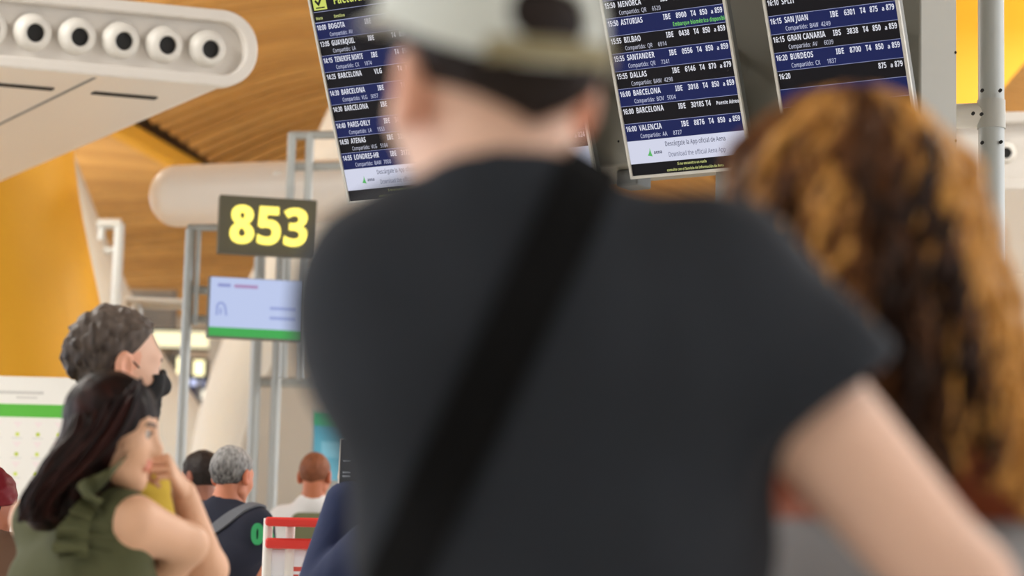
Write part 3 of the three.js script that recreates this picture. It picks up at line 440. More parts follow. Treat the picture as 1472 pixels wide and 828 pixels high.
function figure(o) {
  const R = o.shR.clone().sub(o.shL).setY(0).normalize(), fwd = up.clone().cross(R), g = o.g ?? 1, mid = o.shL.clone().add(o.shR).multiplyScalar(0.5), Hh = o.tall ?? 1.74;
  const half = o.shL.distanceTo(o.shR) / 2;
  const chest = o.chest ?? mid.clone().add(V(0, -0.14, 0)), waist = o.waist ?? mid.clone().add(V(0, -0.36, 0)), hip = o.hip ?? V(waist.x, Hh * 0.525, waist.z);
  const base = V(hip.x, 0, hip.z), t = thing('person', o.label, 'person', base);
  const at = (c, s, dy = 0) => c.clone().addScaledVector(R, s).add(V(0, dy, 0));
  const hang = (sh, s) => [sh.clone().add(V(0, -0.28, 0)).addScaledVector(R, s * 0.035), sh.clone().add(V(0, -0.52, 0)).addScaledVector(R, s * 0.04).addScaledVector(fwd, 0.07)];
  const [elR, wrR] = o.elR ? [o.elR, o.wrR] : hang(o.shR, 1), [elL, wrL] = o.elL ? [o.elL, o.wrL] : hang(o.shL, -1);
  const HM = headMatrix(o.head, o.fwd, o.lean ?? up, o.hs ?? 1), hl = (x, y, z) => V(x, y, z).applyMatrix4(HM);
  const nk = (o.neckR ?? 0.056) * g;
  const torso = (off) => [
    cap(at(o.shL, 0.03), at(o.shR, -0.03), 0.062 * g + off), cap(at(chest, -0.085 * g), at(chest, 0.085 * g), 0.115 * g + off), cap(at(waist, -0.075 * g), at(waist, 0.075 * g), 0.102 * g + off),
    cap(at(hip, -0.085 * g), at(hip, 0.085 * g), 0.112 * g + off), cap(chest, waist, 0.1 * g + off), cap(waist, hip, 0.1 * g + off),
    cap(o.neck.clone().add(V(0, 0.005, 0)), at(o.shL, 0.07, -0.012), 0.05 * g + off, 0.05 * g + off), cap(o.neck.clone().add(V(0, 0.005, 0)), at(o.shR, -0.07, -0.012), 0.05 * g + off, 0.05 * g + off)];
  const neckF = cap(o.neck.clone().add(V(0, -0.03, 0)), hl(0, -0.03, -0.02), nk * 1.08, nk * 0.95);
  const ar = o.armR ?? 0.05, arms = [cap(o.shR, elR, ar * 1.12, ar * 0.86), cap(elR, wrR, ar * 0.88, ar * 0.56), cap(o.shL, elL, ar * 1.12, ar * 0.86), cap(elL, wrL, ar * 0.88, ar * 0.56)];
  const legs = [], joints = [];
  for (const s of [-1, 1]) { const a = at(hip, s * 0.09, -0.03), k = V(a.x, Hh * 0.28, a.z), f = V(a.x, 0.09, a.z); joints.push([a, k, f]); legs.push(cap(a, k, 0.085 * g, 0.056), cap(k, f, 0.056, 0.038), cap(f, f.clone().addScaledVector(fwd, 0.12).setY(0.045), 0.035, 0.028)); }
  const tf = blend(torso(0), 0.06), rest = blend([...arms, ...legs], 0.02);
  const pts = [o.shL, o.shR, elL, elR, wrL, wrR, o.head, hip, V(hip.x, 0, hip.z), ...joints.flat()];
  const [lo, hi] = bounds(pts, 0.17); lo.y = -0.02; hi.y = Math.max(o.head.y + 0.02, wrL.y + 0.05, wrR.y + 0.05);
  const bodyF = (x, y, z) => smin(smin(tf(x, y, z), rest(x, y, z), 0.035), neckF(x, y, z), 0.035);
  const pieces = [net(bodyF, lo, hi, o.cell ?? 0.014)], skin = o.skin;
  const col = (gm, fn) => { gm.deleteAttribute('uv'); return paint(gm, fn); };
  const plain = (x, y, z, c) => { const n = 0.96 + 0.06 * noise(x * 14, y * 14, z * 14); c.setRGB(n, n * 0.98, n * 0.97); };
  col(pieces[0], plain);
  const hg = headGeo(!!o.fem).clone();
  paint(hg, (x, y, z, c) => {
    plain(x, y, z, c); const ax = Math.abs(x);
    if (z > 0.06 && ax < 0.024 && y > -0.077 && y < -0.05) c.multiply(o.fem ? new THREE.Color(0.85, 0.5, 0.5) : new THREE.Color(0.88, 0.66, 0.62));
    if (z > 0.05 && ax > 0.012 && ax < 0.052 && Math.abs(y - 0.026 + (ax - 0.03) ** 2 * 6) < 0.005) c.multiplyScalar(0.18);
    if (z > 0.06 && Math.abs(ax - 0.031) < 0.018 && Math.abs(y - 0.0095) < 0.003) c.multiplyScalar(0.2);
    if (ax > 0.07 && Math.abs(y) < 0.036) c.multiply(new THREE.Color(1.0, 0.8, 0.74)); // ears run redder
    if (o.facePaint) o.facePaint(x, y, z, c);
  });
  pieces.push(placed(hg, HM));
  const hands = [];
  for (const [wr, el, s, spec] of [[wrR, elR, 1, o.handR], [wrL, elL, -1, o.handL]]) {
    const y = spec?.dir ?? wr.clone().sub(el).normalize(), zz = spec?.palm ?? R.clone().multiplyScalar(-s), z = zz.clone().addScaledVector(y, -zz.dot(y)).normalize(), x = y.clone().cross(z).multiplyScalar(s), hs = o.handScale ?? 0.95;
    const m = new THREE.Matrix4().makeBasis(x.multiplyScalar(hs), y.clone().multiplyScalar(hs), z.multiplyScalar(hs)).setPosition(wr.clone().addScaledVector(y, 0.02));
    const h = col(placed(handGeo(...(spec?.curl ?? [0.25, 0.35, 0.25, 0.1])), m), plain); pieces.push(h); hands.push(m);
  }
  const sm = skinMats[skin.getHexString()] ??= mat(skin, 0.52, { vertexColors: true, sheen: 0.15, sheenRoughness: 0.5 });
  part(t, 'body', mergeGeometries(pieces), sm);
  for (const s of [-1, 1]) { const c = hl(s * 0.031, 0.003, 0.0755), e = new THREE.SphereGeometry(0.012, 16, 12).rotateX(Math.PI / 2); paint(e, (x, y, z, k) => k.setRGB(...(z > 0.0095 ? [0.02, 0.015, 0.01] : [0.55, 0.5, 0.46]))); part(t, 'eye', e.applyMatrix4(new THREE.Matrix4().extractRotation(HM)).translate(c.x, c.y, c.z), eyeMat); }
  // clothing
  const off = o.loose ?? 0.014, T = blend(torso(off), 0.06);
  const sleeve = (sh, el, wr, k) => { const a = ar + (o.sleeveOff ?? 0.016); if (k <= 1) return { f: cap(sh, sh.clone().lerp(el, k + 0.1), a * 1.16, a * (o.flare ?? 1.12)), n: el.clone().sub(sh).normalize(), p: sh.clone().lerp(el, k) }; return { f: blend([cap(sh, el, a * 1.1, a), cap(el, el.clone().lerp(wr, k - 1), a, a * 0.75)], 0.02), n: wr.clone().sub(el).normalize(), p: el.clone().lerp(wr, k - 1.02), s: el }; };
  const sv = o.sleeve === 0 ? [] : [sleeve(o.shR, elR, wrR, o.sleeve ?? 0.62), sleeve(o.shL, elL, wrL, o.sleeve ?? 0.62)];
  const hem = hip.y - 0.06, top = o.shirtTop, armF = sv.length ? arms : null;
  const shirtF = (x, y, z) => {
    let d = T(x, y, z);
    const nx = x - o.neck.x, nz = z - o.neck.z; // round neck opening
    if (top === undefined) d = smax(d, (y - o.neck.y - (o.collar ?? 0.02)) + 0.35 * (nx * fwd.x + nz * fwd.z), 0.012); else d = smax(d, y - top, 0.012);
    for (const s of sv) { let q = s.f(x, y, z); const cut = (x - s.p.x) * s.n.x + (y - s.p.y) * s.n.y + (z - s.p.z) * s.n.z; q = s.s ? q : smax(q, cut, 0.006); d = smin(d, q, 0.04); }
    d += o.folds ? o.folds * noise(x * 9 + 3, y * 5, z * 9) + o.folds * 0.5 * noise(x * 22, y * 12 + x * 9, z * 22) : 0;
    if (o.carve) d = o.carve(d, x, y, z);
    return smax(d, hem - y, 0.01);
  };
  const sp = [o.shL, o.shR, elL, elR, chest, waist, hip]; if ((o.sleeve ?? 0.6) > 1) sp.push(wrL, wrR);
  const [slo, shi] = bounds(sp, 0.2); slo.y = Math.max(slo.y, hem - 0.03);
  const shirt = part(t, o.shirtName ?? 'shirt', o.shirtPaint ? paint(net(shirtF, slo, shi, o.shirtCell ?? 0.012), o.shirtPaint) : net(shirtF, slo, shi, o.shirtCell ?? 0.012), o.shirt);
  const trF = (() => { const f = blend(joints.flatMap(([a, k, b]) => [cap(a, k, 0.1 * g, 0.075), cap(k, b, 0.075, 0.066)]).concat([cap(at(hip, -0.085 * g), at(hip, 0.085 * g), 0.123 * g)]), 0.04); return (x, y, z) => smax(smax(f(x, y, z), y - hip.y - 0.03, 0.01), 0.07 - y, 0.01); })();
  const [tlo, thi] = bounds([hip, ...joints.flat()], 0.19); tlo.y = 0.03; thi.y = hip.y + 0.08;
  part(t, 'trousers', net(trF, tlo, thi, 0.018), o.trousers ?? denim);
  for (const [, , f] of joints) { const a = V(f.x, 0.04, f.z).addScaledVector(fwd, -0.05), b = V(f.x, 0.035, f.z).addScaledVector(fwd, 0.16), s = blend([cap(a, b, 0.044, 0.036), cap(a, V(f.x, 0.09, f.z), 0.044, 0.046)], 0.03); const [l, h] = bounds([a, b, f], 0.07); part(t, 'shoe', net((x, y, z) => smax(s(x, y, z), 0.001 - y, 0.004), l, h, 0.01), shoeMat); }
  return { t, HM, hl, shirtF, bodyF, R, fwd, chest, waist, hip, hands, elL, wrL, elR, wrR, shirt };
}
const denim = mat(lin(46, 54, 78), 0.85), shoeMat = mat(lin(40, 38, 38), 0.7), eyeMat = mat(new THREE.Color(1, 1, 1), 0.15, { vertexColors: true });
const weave = (n, s) => { const t = dataTex(128, (u, v) => [0.5 + 0.25 * Math.sin(u * 2 * Math.PI * n) + 0.25 * Math.sin(v * 2 * Math.PI * n)]); return t; };
// a flat band following points, with normals
function band(pts, nrm, w, t, closed) {
  const n = pts.length, pos = [], idx = [], L = closed ? n : n - 1;
  for (let i = 0; i < n; i++) {
    const a = pts[closed ? (i + n - 1) % n : Math.max(0, i - 1)], b = pts[closed ? (i + 1) % n : Math.min(n - 1, i + 1)], tg = b.clone().sub(a).normalize(), s = tg.clone().cross(nrm[i]).normalize(), u = s.clone().cross(tg).normalize();
    for (const [x, y] of [[-w / 2, -t * 0.5], [w / 2, -t * 0.5], [w / 2, t], [-w / 2, t]]) { const q = pts[i].clone().addScaledVector(s, x).addScaledVector(u, y); pos.push(q.x, q.y, q.z); }
  }
  for (let i = 0; i < L; i++) for (let k = 0; k < 4; k++) { const a = i * 4 + k, b = i * 4 + (k + 1) % 4, c = ((i + 1) % n) * 4 + k, d = ((i + 1) % n) * 4 + (k + 1) % 4; idx.push(a, c, b, b, c, d); }
  const g = new THREE.BufferGeometry(); g.setAttribute('position', new THREE.Float32BufferAttribute(pos, 3)); g.setIndex(idx); const f = g.toNonIndexed(); f.computeVertexNormals(); return f;
}
function sash(f, c, axis, fwd, w, t, off) { // closed strap loop where a plane cuts the clothes
  const pts = [], nr = [], N = 96;
  for (let i = 0; i < N; i++) { const a = i / N * Math.PI * 2, d = axis.clone().multiplyScalar(Math.cos(a)).addScaledVector(fwd, Math.sin(a)); pts.push(surfaceHit(f, c.clone().addScaledVector(d, 0.75), c, off)); }
  const sm = pts.map((p, i) => p.clone().multiplyScalar(2).add(pts[(i + 1) % N]).add(pts[(i + N - 1) % N]).multiplyScalar(0.25));
  const e = 0.004; for (const p of sm) nr.push(V(f(p.x + e, p.y, p.z) - f(p.x - e, p.y, p.z), f(p.x, p.y + e, p.z) - f(p.x, p.y - e, p.z), f(p.x, p.y, p.z + e) - f(p.x, p.y, p.z - e)).normalize());
  return band(sm, nr, w, t, true);
}
// a lock of hair along points
function lockGeo(pts, r0, r1, seg = 5, steps = 14) {
  const curve = new THREE.CatmullRomCurve3(pts), g = new THREE.TubeGeometry(curve, steps, 1, seg, false), p = g.attributes.position, q = V(0, 0, 0);
  for (let i = 0; i <= steps; i++) { curve.getPointAt(i / steps, q); const r = lerp(r0, r1, (i / steps) ** 1.5) * (i === 0 ? 0.5 : 1); for (let s = 0; s <= seg; s++) { const k = i * (seg + 1) + s; p.setXYZ(k, q.x + (p.getX(k) - q.x) * r, q.y + (p.getY(k) - q.y) * r, q.z + (p.getZ(k) - q.z) * r); } }
  g.deleteAttribute('uv'); g.computeVertexNormals(); return g;
}
const hairMat = mat(new THREE.Color(1, 1, 1), 0.5, { vertexColors: true, specularIntensity: 0.4 });
const mixC = (a, b, t) => a.clone().lerp(b, clamp(t, 0, 1));
function hairShell(HM, f, lo, hi, cell, colorFn) { const g = net(f, lo, hi, cell); paint(g, colorFn); return g.applyMatrix4(HM); }

// --- the man in the foreground, seen from behind
{
  const d = 2.2, fw = V(-0.46, 0.17, -0.9);
  const p = figure({
    label: 'man seen from behind in a charcoal tee, pale cap and black cross strap', tall: 1.76, g: 1.0, neckR: 0.071,
    head: P(704, 132, d), hs: 1.07, fwd: fw, lean: V(-0.03, 1, 0.05), neck: P(716, 285, d - 0.01), shL: P(574, 416, d), shR: P(1026, 428, d + 0.02),
    chest: P(788, 520, d + 0.01), waist: P(808, 770, d + 0.02), hip: P(815, 1080, d + 0.02),
    elL: P(612, 700, d + 0.24), wrL: P(720, 740, d + 0.42), elR: P(1380, 850, d - 0.03), wrR: P(1270, 1190, d + 0.02), armR: 0.056,
    skin: lin(240, 198, 174), shirt: mat(lin(31, 36, 44), 0.9, { sheen: 0.2, sheenRoughness: 0.6, sheenColor: lin(60, 64, 74) }), shirtName: 'tee_shirt', sleeve: 0.41, sleeveOff: 0.022, flare: 1.25, folds: 0.006, shirtCell: 0.011, cell: 0.012, collar: 0.006, loose: 0.02,
    trousers: mat(lin(60, 58, 56), 0.85),
  });
  const cran = ell([0, 0.035, -0.012], [0.084, 0.099, 0.104]);
  const hairF = (x, y, z) => { let q = cran(x, y, z) + 0.0025 * noise(x * 90, y * 60, z * 90); q = smax(q, -(y + 0.028 - Math.abs(x) * 0.42), 0.006); return smax(q, z - 0.04, 0.01); };  // hair carried forward, taking in the dark band of shade under the cap
  part(p.t, 'hair', hairShell(p.HM, hairF, V(-0.1, -0.04, -0.13), V(0.1, 0.15, 0.05), 0.004, (x, y, z, c) => c.copy(lin(36, 26, 22))), hairMat);
  const o2 = ell([0.008, 0.038, -0.006], [0.096, 0.112, 0.117]), i2 = ell([0.008, 0.036, -0.006], [0.091, 0.106, 0.112]), hole = cap(V(-0.02, 0.064, -0.13), V(0.02, 0.064, -0.13), 0.028), rim = (y, z) => y - 0.053 - 0.3 * z;
  const capF = (x, y, z) => smax(smax(smax(o2(x, y, z), -i2(x, y, z), 0.002), -rim(y, z), 0.003), -hole(x, y, z), 0.003);
  const c = kid(p.t, 'cap', net(capF, V(-0.11, -0.03, -0.14), V(0.11, 0.17, 0.12), 0.0035).applyMatrix4(p.HM).translate(-p.t.position.x, 0, -p.t.position.z), mat(lin(212, 216, 208), 0.85));
  const sb = []; const sn2 = []; for (let i = 0; i <= 20; i++) { const a = (i / 20 - 0.5) * 1.25, q = V(Math.sin(a) * 0.097, 0.026 + 0.004 * Math.cos(a), -0.012 - Math.cos(a) * 0.114); sb.push(q.applyMatrix4(p.HM)); sn2.push(V(Math.sin(a), 0, -Math.cos(a)).transformDirection(p.HM)); }
  part(c, 'strap', band(sb, sn2, 0.02, 0.003), mat(lin(150, 140, 108), 0.85));
  const vf = ell([0, 0.03, 0.135], [0.082, 0.05, 0.085]), vi = ell([0, 0.022, 0.135], [0.09, 0.052, 0.092]);
  part(c, 'visor', net((x, y, z) => smax(smax(vf(x, y, z), -vi(x, y, z), 0.002), 0.05 - z, 0.004), V(-0.1, 0.0, 0.04), V(0.1, 0.1, 0.24), 0.004).applyMatrix4(p.HM), mat(lin(205, 208, 200), 0.85));
  const s0 = P(836, 270, d - 0.02), s1 = P(556, 850, d - 0.05), mid = s0.clone().lerp(s1, 0.5); mid.addScaledVector(camF, 0.06);
  part(p.t, 'strap', sash(p.shirtF, mid, s0.clone().sub(s1).normalize(), p.fwd, 0.054, 0.004, 0.003), mat(lin(5, 5, 6), 0.9, { specularIntensity: 0.4 }));
}
// --- the woman with the curly hair
{
  const d = 2.6, hc = P(1228, 318, d);
  const p = figure({
    label: 'woman seen from behind with a thick mass of curly golden-brown hair', tall: 1.7, fem: true, g: 0.88, neckR: 0.05,
    head: hc, fwd: V(-0.25, 0.1, -1), neck: P(1275, 520, d + 0.02), shL: P(1110, 640, d + 0.06), shR: P(1500, 650, d), armR: 0.042,
    skin: lin(170, 92, 60), shirt: mat(lin(150, 150, 152), 0.9), shirtName: 'strapless_top', sleeve: 0, shirtTop: P(1440, 752, d).y, folds: 0.003, loose: 0.008,
  });
  const dark = lin(38, 21, 12), mid = lin(112, 68, 32), gold = lin(218, 160, 84), locks = [];
  const core = blend([ell([0, 0.03, -0.015], [0.092, 0.108, 0.11]), ell([0, -0.06, -0.07], [0.115, 0.13, 0.07]), ell([-0.02, -0.17, -0.075], [0.1, 0.13, 0.06])], 0.05);
  const coreG = net((x, y, z) => smax(core(x, y, z) + 0.008 * noise(x * 25, y * 14, z * 25), z - 0.045, 0.02), V(-0.17, -0.33, -0.19), V(0.17, 0.17, 0.1), 0.007); paint(coreG, (x, y, z, c) => c.copy(mixC(dark, mid, 0.35 + 0.5 * noise(x * 18, y * 6, z * 18)))); locks.push(coreG.applyMatrix4(p.HM));
  const side = camR.clone().setY(0).normalize(), back = V(-camF.x, 0, -camF.z).normalize();
  for (let i = 0; i < 520; i++) {
    const az = (rnd() * 2 - 1) * 2.1, el = rnd() * 1.5 - 0.1, out = side.clone().multiplyScalar(Math.sin(az)).addScaledVector(back, Math.cos(az));
    const root = hc.clone().add(V(0, 0.03, 0)).addScaledVector(out, 0.085 * Math.cos(el)).add(V(0, 0.1 * Math.sin(el), 0));
    const end = -(0.13 + 0.13 * rnd() + 0.07 * Math.max(0, Math.sin(az))), R0 = 0.108 + 0.03 * rnd(), ph = rnd() * 6.3, turns = 2.5 + rnd() * 3, amp = 0.006 + 0.009 * rnd(), pts = [], n = 12;
    for (let k = 0; k <= n; k++) {
      const t = k / n, y = root.y - hc.y + (t < 0.12 ? 0.016 * t / 0.12 : 0.016 - (t - 0.12) / 0.88 * (root.y - hc.y - end + 0.016)), q = hc.clone();
      const low = sstep(0.08, -0.22, y), rr = lerp(0.085 * Math.cos(el), R0 * (0.98 + 0.22 * low), sstep(0, 0.4, t));
      q.addScaledVector(out, rr).addScaledVector(side, 0.045 * sstep(0.05, -0.3, y)); q.y += y;
      const a = ph + t * turns * 6.28, w = amp * sstep(0.05, 0.3, t); q.addScaledVector(side, Math.cos(a) * w * Math.cos(az)).addScaledVector(back, Math.cos(a) * w * -Math.sin(az)).addScaledVector(out, Math.sin(a) * w); pts.push(q);
    }
    const tone = 0.3 + 1.25 * noise(az * 2.6 + 5, el * 1.6, 3) + (rnd() - 0.5) * 0.3 + 0.28 * Math.sin(az) ** 2, g = lockGeo(pts, 0.007, 0.003, 5, 30);  // varied lock colours, with both sides painted more golden like a backlit rim
    const c0 = tone < 0.5 ? mixC(dark, mid, tone * 2) : mixC(mid, gold, tone * 2 - 1);
    paint(g, (x, y, z, c) => { c.copy(mixC(c0, tone > 0.4 ? gold : dark, 0.3 * sstep(-0.05, -0.3, y - hc.y) * (tone > 0.4 ? 1 : 0.3))); }); locks.push(g);
  }
  part(p.t, 'hair', mergeGeometries(locks), hairMat);
}
// --- the woman in the green ruffled top, hand at her chin
let womanF;
{
  const d = 5.2, fw = V(1, -0.1, 0.02);
  const p = figure({
    label: 'dark-haired woman in a sleeveless olive ruffled top, hand held to her chin', tall: 1.64, fem: true, g: 0.95, neckR: 0.05, hs: 0.985,
    head: P(163, 622, d), fwd: fw, neck: P(132, 715, d + 0.05), shL: P(52, 748, d + 0.24), shR: P(192, 752, d - 0.06), armR: 0.052,
    elR: P(268, 782, d + 0.06), wrR: P(190, 890, d + 0.16), elL: P(298, 818, d + 0.24), wrL: P(264, 708, d + 0.12), handScale: 0.86,
    handL: { dir: P(243, 668, d + 0.05).sub(P(264, 706, d + 0.12)).normalize(), palm: V(-1, -0.25, 0.15), curl: [1.1, 1.35, 0.9, 0.8] },
    skin: lin(230, 182, 148), shirt: mat(lin(82, 84, 54), 0.9, { bumpMap: weave(1), bumpScale: 0.002 }), shirtName: 'ruffled_top', sleeve: 0, folds: 0.005, loose: 0.012, shirtCell: 0.009, cell: 0.01,
  });
  womanF = p;
  // ruffles along the armhole
  const top = mat(lin(90, 92, 60), 0.9, { side: THREE.DoubleSide });
  const ray = (x, y) => surfaceHit(p.shirtF, P(x, y, 4.4), P(x, y, 6), 0.004);
  const frill = (pix, wFn, wave, dirx) => {
    const c = new THREE.CatmullRomCurve3(pix.map(([x, y]) => ray(x, y))), n = 90, pos = [], idx = [];
    for (let i = 0; i <= n; i++) { const t = i / n, q = c.getPoint(t), tg = c.getTangent(t), w = wFn(t), o = camR.clone().multiplyScalar(dirx[0]).addScaledVector(up, dirx[1]); o.addScaledVector(tg, -o.dot(tg)).normalize(); const nn = camF.clone().negate();
      for (let k = 0; k <= 5; k++) { const s = k / 5, a = q.clone().addScaledVector(o, w * s).addScaledVector(nn, 0.006 + s * (0.022 + 0.02 * Math.sin(t * wave * 6.28) + 0.008 * Math.sin(t * wave * 15 + 1))); pos.push(a.x, a.y, a.z); } }
    for (let i = 0; i < n; i++) for (let k = 0; k < 5; k++) { const a = i * 6 + k, b = a + 6; idx.push(a, b, a + 1, b, b + 1, a + 1); }
    const g = new THREE.BufferGeometry(); g.setAttribute('position', new THREE.Float32BufferAttribute(pos, 3)); g.setIndex(idx); g.computeVertexNormals(); return g;
  };
  part(p.t, 'ruffle', frill([[186, 692], [150, 700], [128, 722], [116, 752], [112, 784]], (t) => 0.07 + 0.016 * Math.sin(t * 9), 5, [0.6, 0.8]), top);
  part(p.t, 'ruffle', frill([[196, 700], [158, 712], [138, 735], [128, 768], [128, 800]], (t) => 0.055 + 0.014 * Math.sin(t * 8 + 1), 6, [-0.7, -0.5]), top);
  const dk = lin(20, 11, 10), red = lin(62, 28, 22), L = [];
  const cran = ell([0, 0.035, -0.012], [0.086, 0.1, 0.105]);
  const capG = net((x, y, z) => smax(cran(x, y, z) + 0.0025 * noise(x * 120, y * 30, z * 30), -(y * 0.9 + 0.02 + (0.075 - z) * 0.9) + (z > 0.02 ? (z - 0.02) * 0.6 : 0), 0.01), V(-0.11, -0.12, -0.14), V(0.11, 0.15, 0.12), 0.004); paint(capG, (x, y, z, c) => c.copy(mixC(dk, red, 0.05 + 0.3 * noise(x * 60, y * 20, z * 20)))); L.push(capG.applyMatrix4(p.HM));
  const path = [[150, 552], [122, 590], [104, 640], [84, 690], [48, 742]];
  const bl = blend([cap(P(150, 590, d), P(140, 640, d), 0.08, 0.074), cap(P(140, 640, d), P(108, 690, d - 0.02), 0.074, 0.066), cap(P(108, 690, d - 0.02), P(62, 738, d - 0.01), 0.066, 0.04)], 0.04);
  const [blo, bhi] = bounds([P(150, 560, d), P(40, 760, d)], 0.14); const bg = net((x, y, z) => bl(x, y, z) + 0.004 * noise(x * 50 + y * 30, y * 10, z * 60), blo, bhi, 0.006); paint(bg, (x, y, z, c) => c.copy(mixC(dk, red, 0.3 + 0.5 * noise(x * 60 + y * 40, y * 8, z * 50)))); L.push(bg);
  for (let i = 0; i < 320; i++) {
    const u = rnd(), v = (rnd() - 0.5) * 2, z0 = d + v * 0.07 - 0.01, s = (rnd() - 0.5), e = rnd();
    const a = P(lerp(104, 205, u), lerp(606, 560, u) - 14 * (1 - v * v) + 12 * s, z0), pts = [a];
    for (let k = 1; k <= 5; k++) { const t = k / 5, x = lerp(lerp(120, 205, u), lerp(22, 96, u * 0.7 + e * 0.3), sstep(-0.2, 1, t) ** 1.1 * 1.0), y = lerp(590, 752 - e * 34, t); pts.push(P(x + 5 * Math.sin(t * 9 + i), y, z0 + (d - 0.06 - z0) * 0.3 * t - 0.055 * Math.sin(t * 2.6))); }
    const g = lockGeo(pts, 0.006, 0.0025, 5, 16), c0 = mixC(dk, red, rnd() ** 1.5); paint(g, (x, y, z, c) => c.copy(c0)); L.push(g);
  }
  part(p.t, 'hair', mergeGeometries(L), hairMat);
}
// --- the masked man behind her
function shortHair(p, line, colors, thick, tuft, nT, face = 0.045) {
  const cran = ell([0, 0.035, -0.012], [0.077 + thick, 0.092 + thick, 0.097 + thick]), parts = [];
  const g = net((x, y, z) => smax(smax(cran(x, y, z) + tuft * noise(x * 45, y * 45, z * 45) + tuft * 0.6 * noise(x * 110, y * 70, z * 110), -(y - line(x, z)), 0.008), z - face - (y > 0.06 ? (y - 0.06) * 0.9 : 0), 0.008), V(-0.12, -0.08, -0.14), V(0.12, 0.17, 0.11), 0.0045);
  paint(g, (x, y, z, c) => c.copy(mixC(colors[0], colors[1], 0.42 + 0.35 * noise(x * 110, y * 60, z * 110) + (y - 0.05) * 4.5))); parts.push(g);
  for (let i = 0; i < nT; i++) { const a = rnd() * 6.28, e = rnd() * 1.4 + 0.1, q = V(Math.sin(a) * Math.cos(e) * (0.078 + thick), 0.035 + Math.sin(e) * (0.092 + thick), -0.012 + Math.cos(a) * Math.cos(e) * (0.097 + thick)); if (q.z > face + 0.01 || q.y < line(q.x, q.z)) continue; const n = V(q.x, q.y - 0.035, q.z).normalize(), tdir = V(rnd() - 0.5, rnd() - 0.3, rnd() - 0.5).multiplyScalar(0.03); const l = lockGeo([q, q.clone().addScaledVector(n, 0.005).addScaledVector(tdir, 0.4), q.clone().addScaledVector(n, 0.006).add(tdir)], 0.005, 0.001, 4, 4), c0 = mixC(colors[0], colors[1], rnd()); paint(l, (x, y, z, c) => c.copy(c0)); parts.push(l); }
  return part(p.t, 'hair', mergeGeometries(parts).applyMatrix4(p.HM), hairMat);
}
{
  const d = 6.0, th = rad(62), fw = V(Math.sin(th), -0.02, -Math.cos(th));
  const p = figure({
    label: 'man with tousled grey-brown hair and black face mask in a yellow tee', tall: 1.75, g: 0.95, head: P(168, 531, d), hs: 1.14, fwd: fw, neck: P(158, 645, d), shL: P(98, 716, d + 0.16), shR: P(226, 722, d - 0.1),
    skin: lin(238, 194, 168), shirt: mat(lin(238, 204, 84), 0.9), shirtName: 'tee_shirt', loose: 0.016, folds: 0.004,
  });
  shortHair(p, (x, z) => -0.035 + (z > -0.035 ? (z + 0.035) * 1.3 : 0) + Math.max(0, Math.abs(x) - 0.074) * 5, [lin(44, 37, 34), lin(118, 106, 98)], 0.012, 0.008, 0);
  const hf = headField(false), box2 = (x, y, z) => Math.max(Math.abs(x) - 0.072, y - 0.012 + Math.abs(x) * 0.3, -0.122 - y, 0.006 - z + Math.abs(y + 0.05) * 0.3);
  const mk = kid(p.t, 'face_mask', net((x, y, z) => smax(Math.max(hf(x, y, z) - 0.011 + 0.003 * noise(x * 60, y * 80, z * 60), -(hf(x, y, z) - 0.002)), box2(x, y, z), 0.006), V(-0.09, -0.14, 0.0), V(0.09, 0.03, 0.14), 0.004).applyMatrix4(p.HM).translate(-p.t.position.x, 0, -p.t.position.z), mat(lin(22, 22, 25), 0.85));
  for (const s of [-1, 1]) for (const [y0, y1] of [[-0.012, 0.022], [-0.085, -0.03]]) part(mk, 'ear_loop', new THREE.TubeGeometry(new THREE.CatmullRomCurve3([V(s * 0.056, y0, 0.045), V(s * 0.072, (y0 + y1) / 2, 0.02), V(s * 0.08, y1, -0.006)].map((q) => q.applyMatrix4(p.HM))), 8, 0.0022, 6), mat(lin(22, 22, 25), 0.8));
}
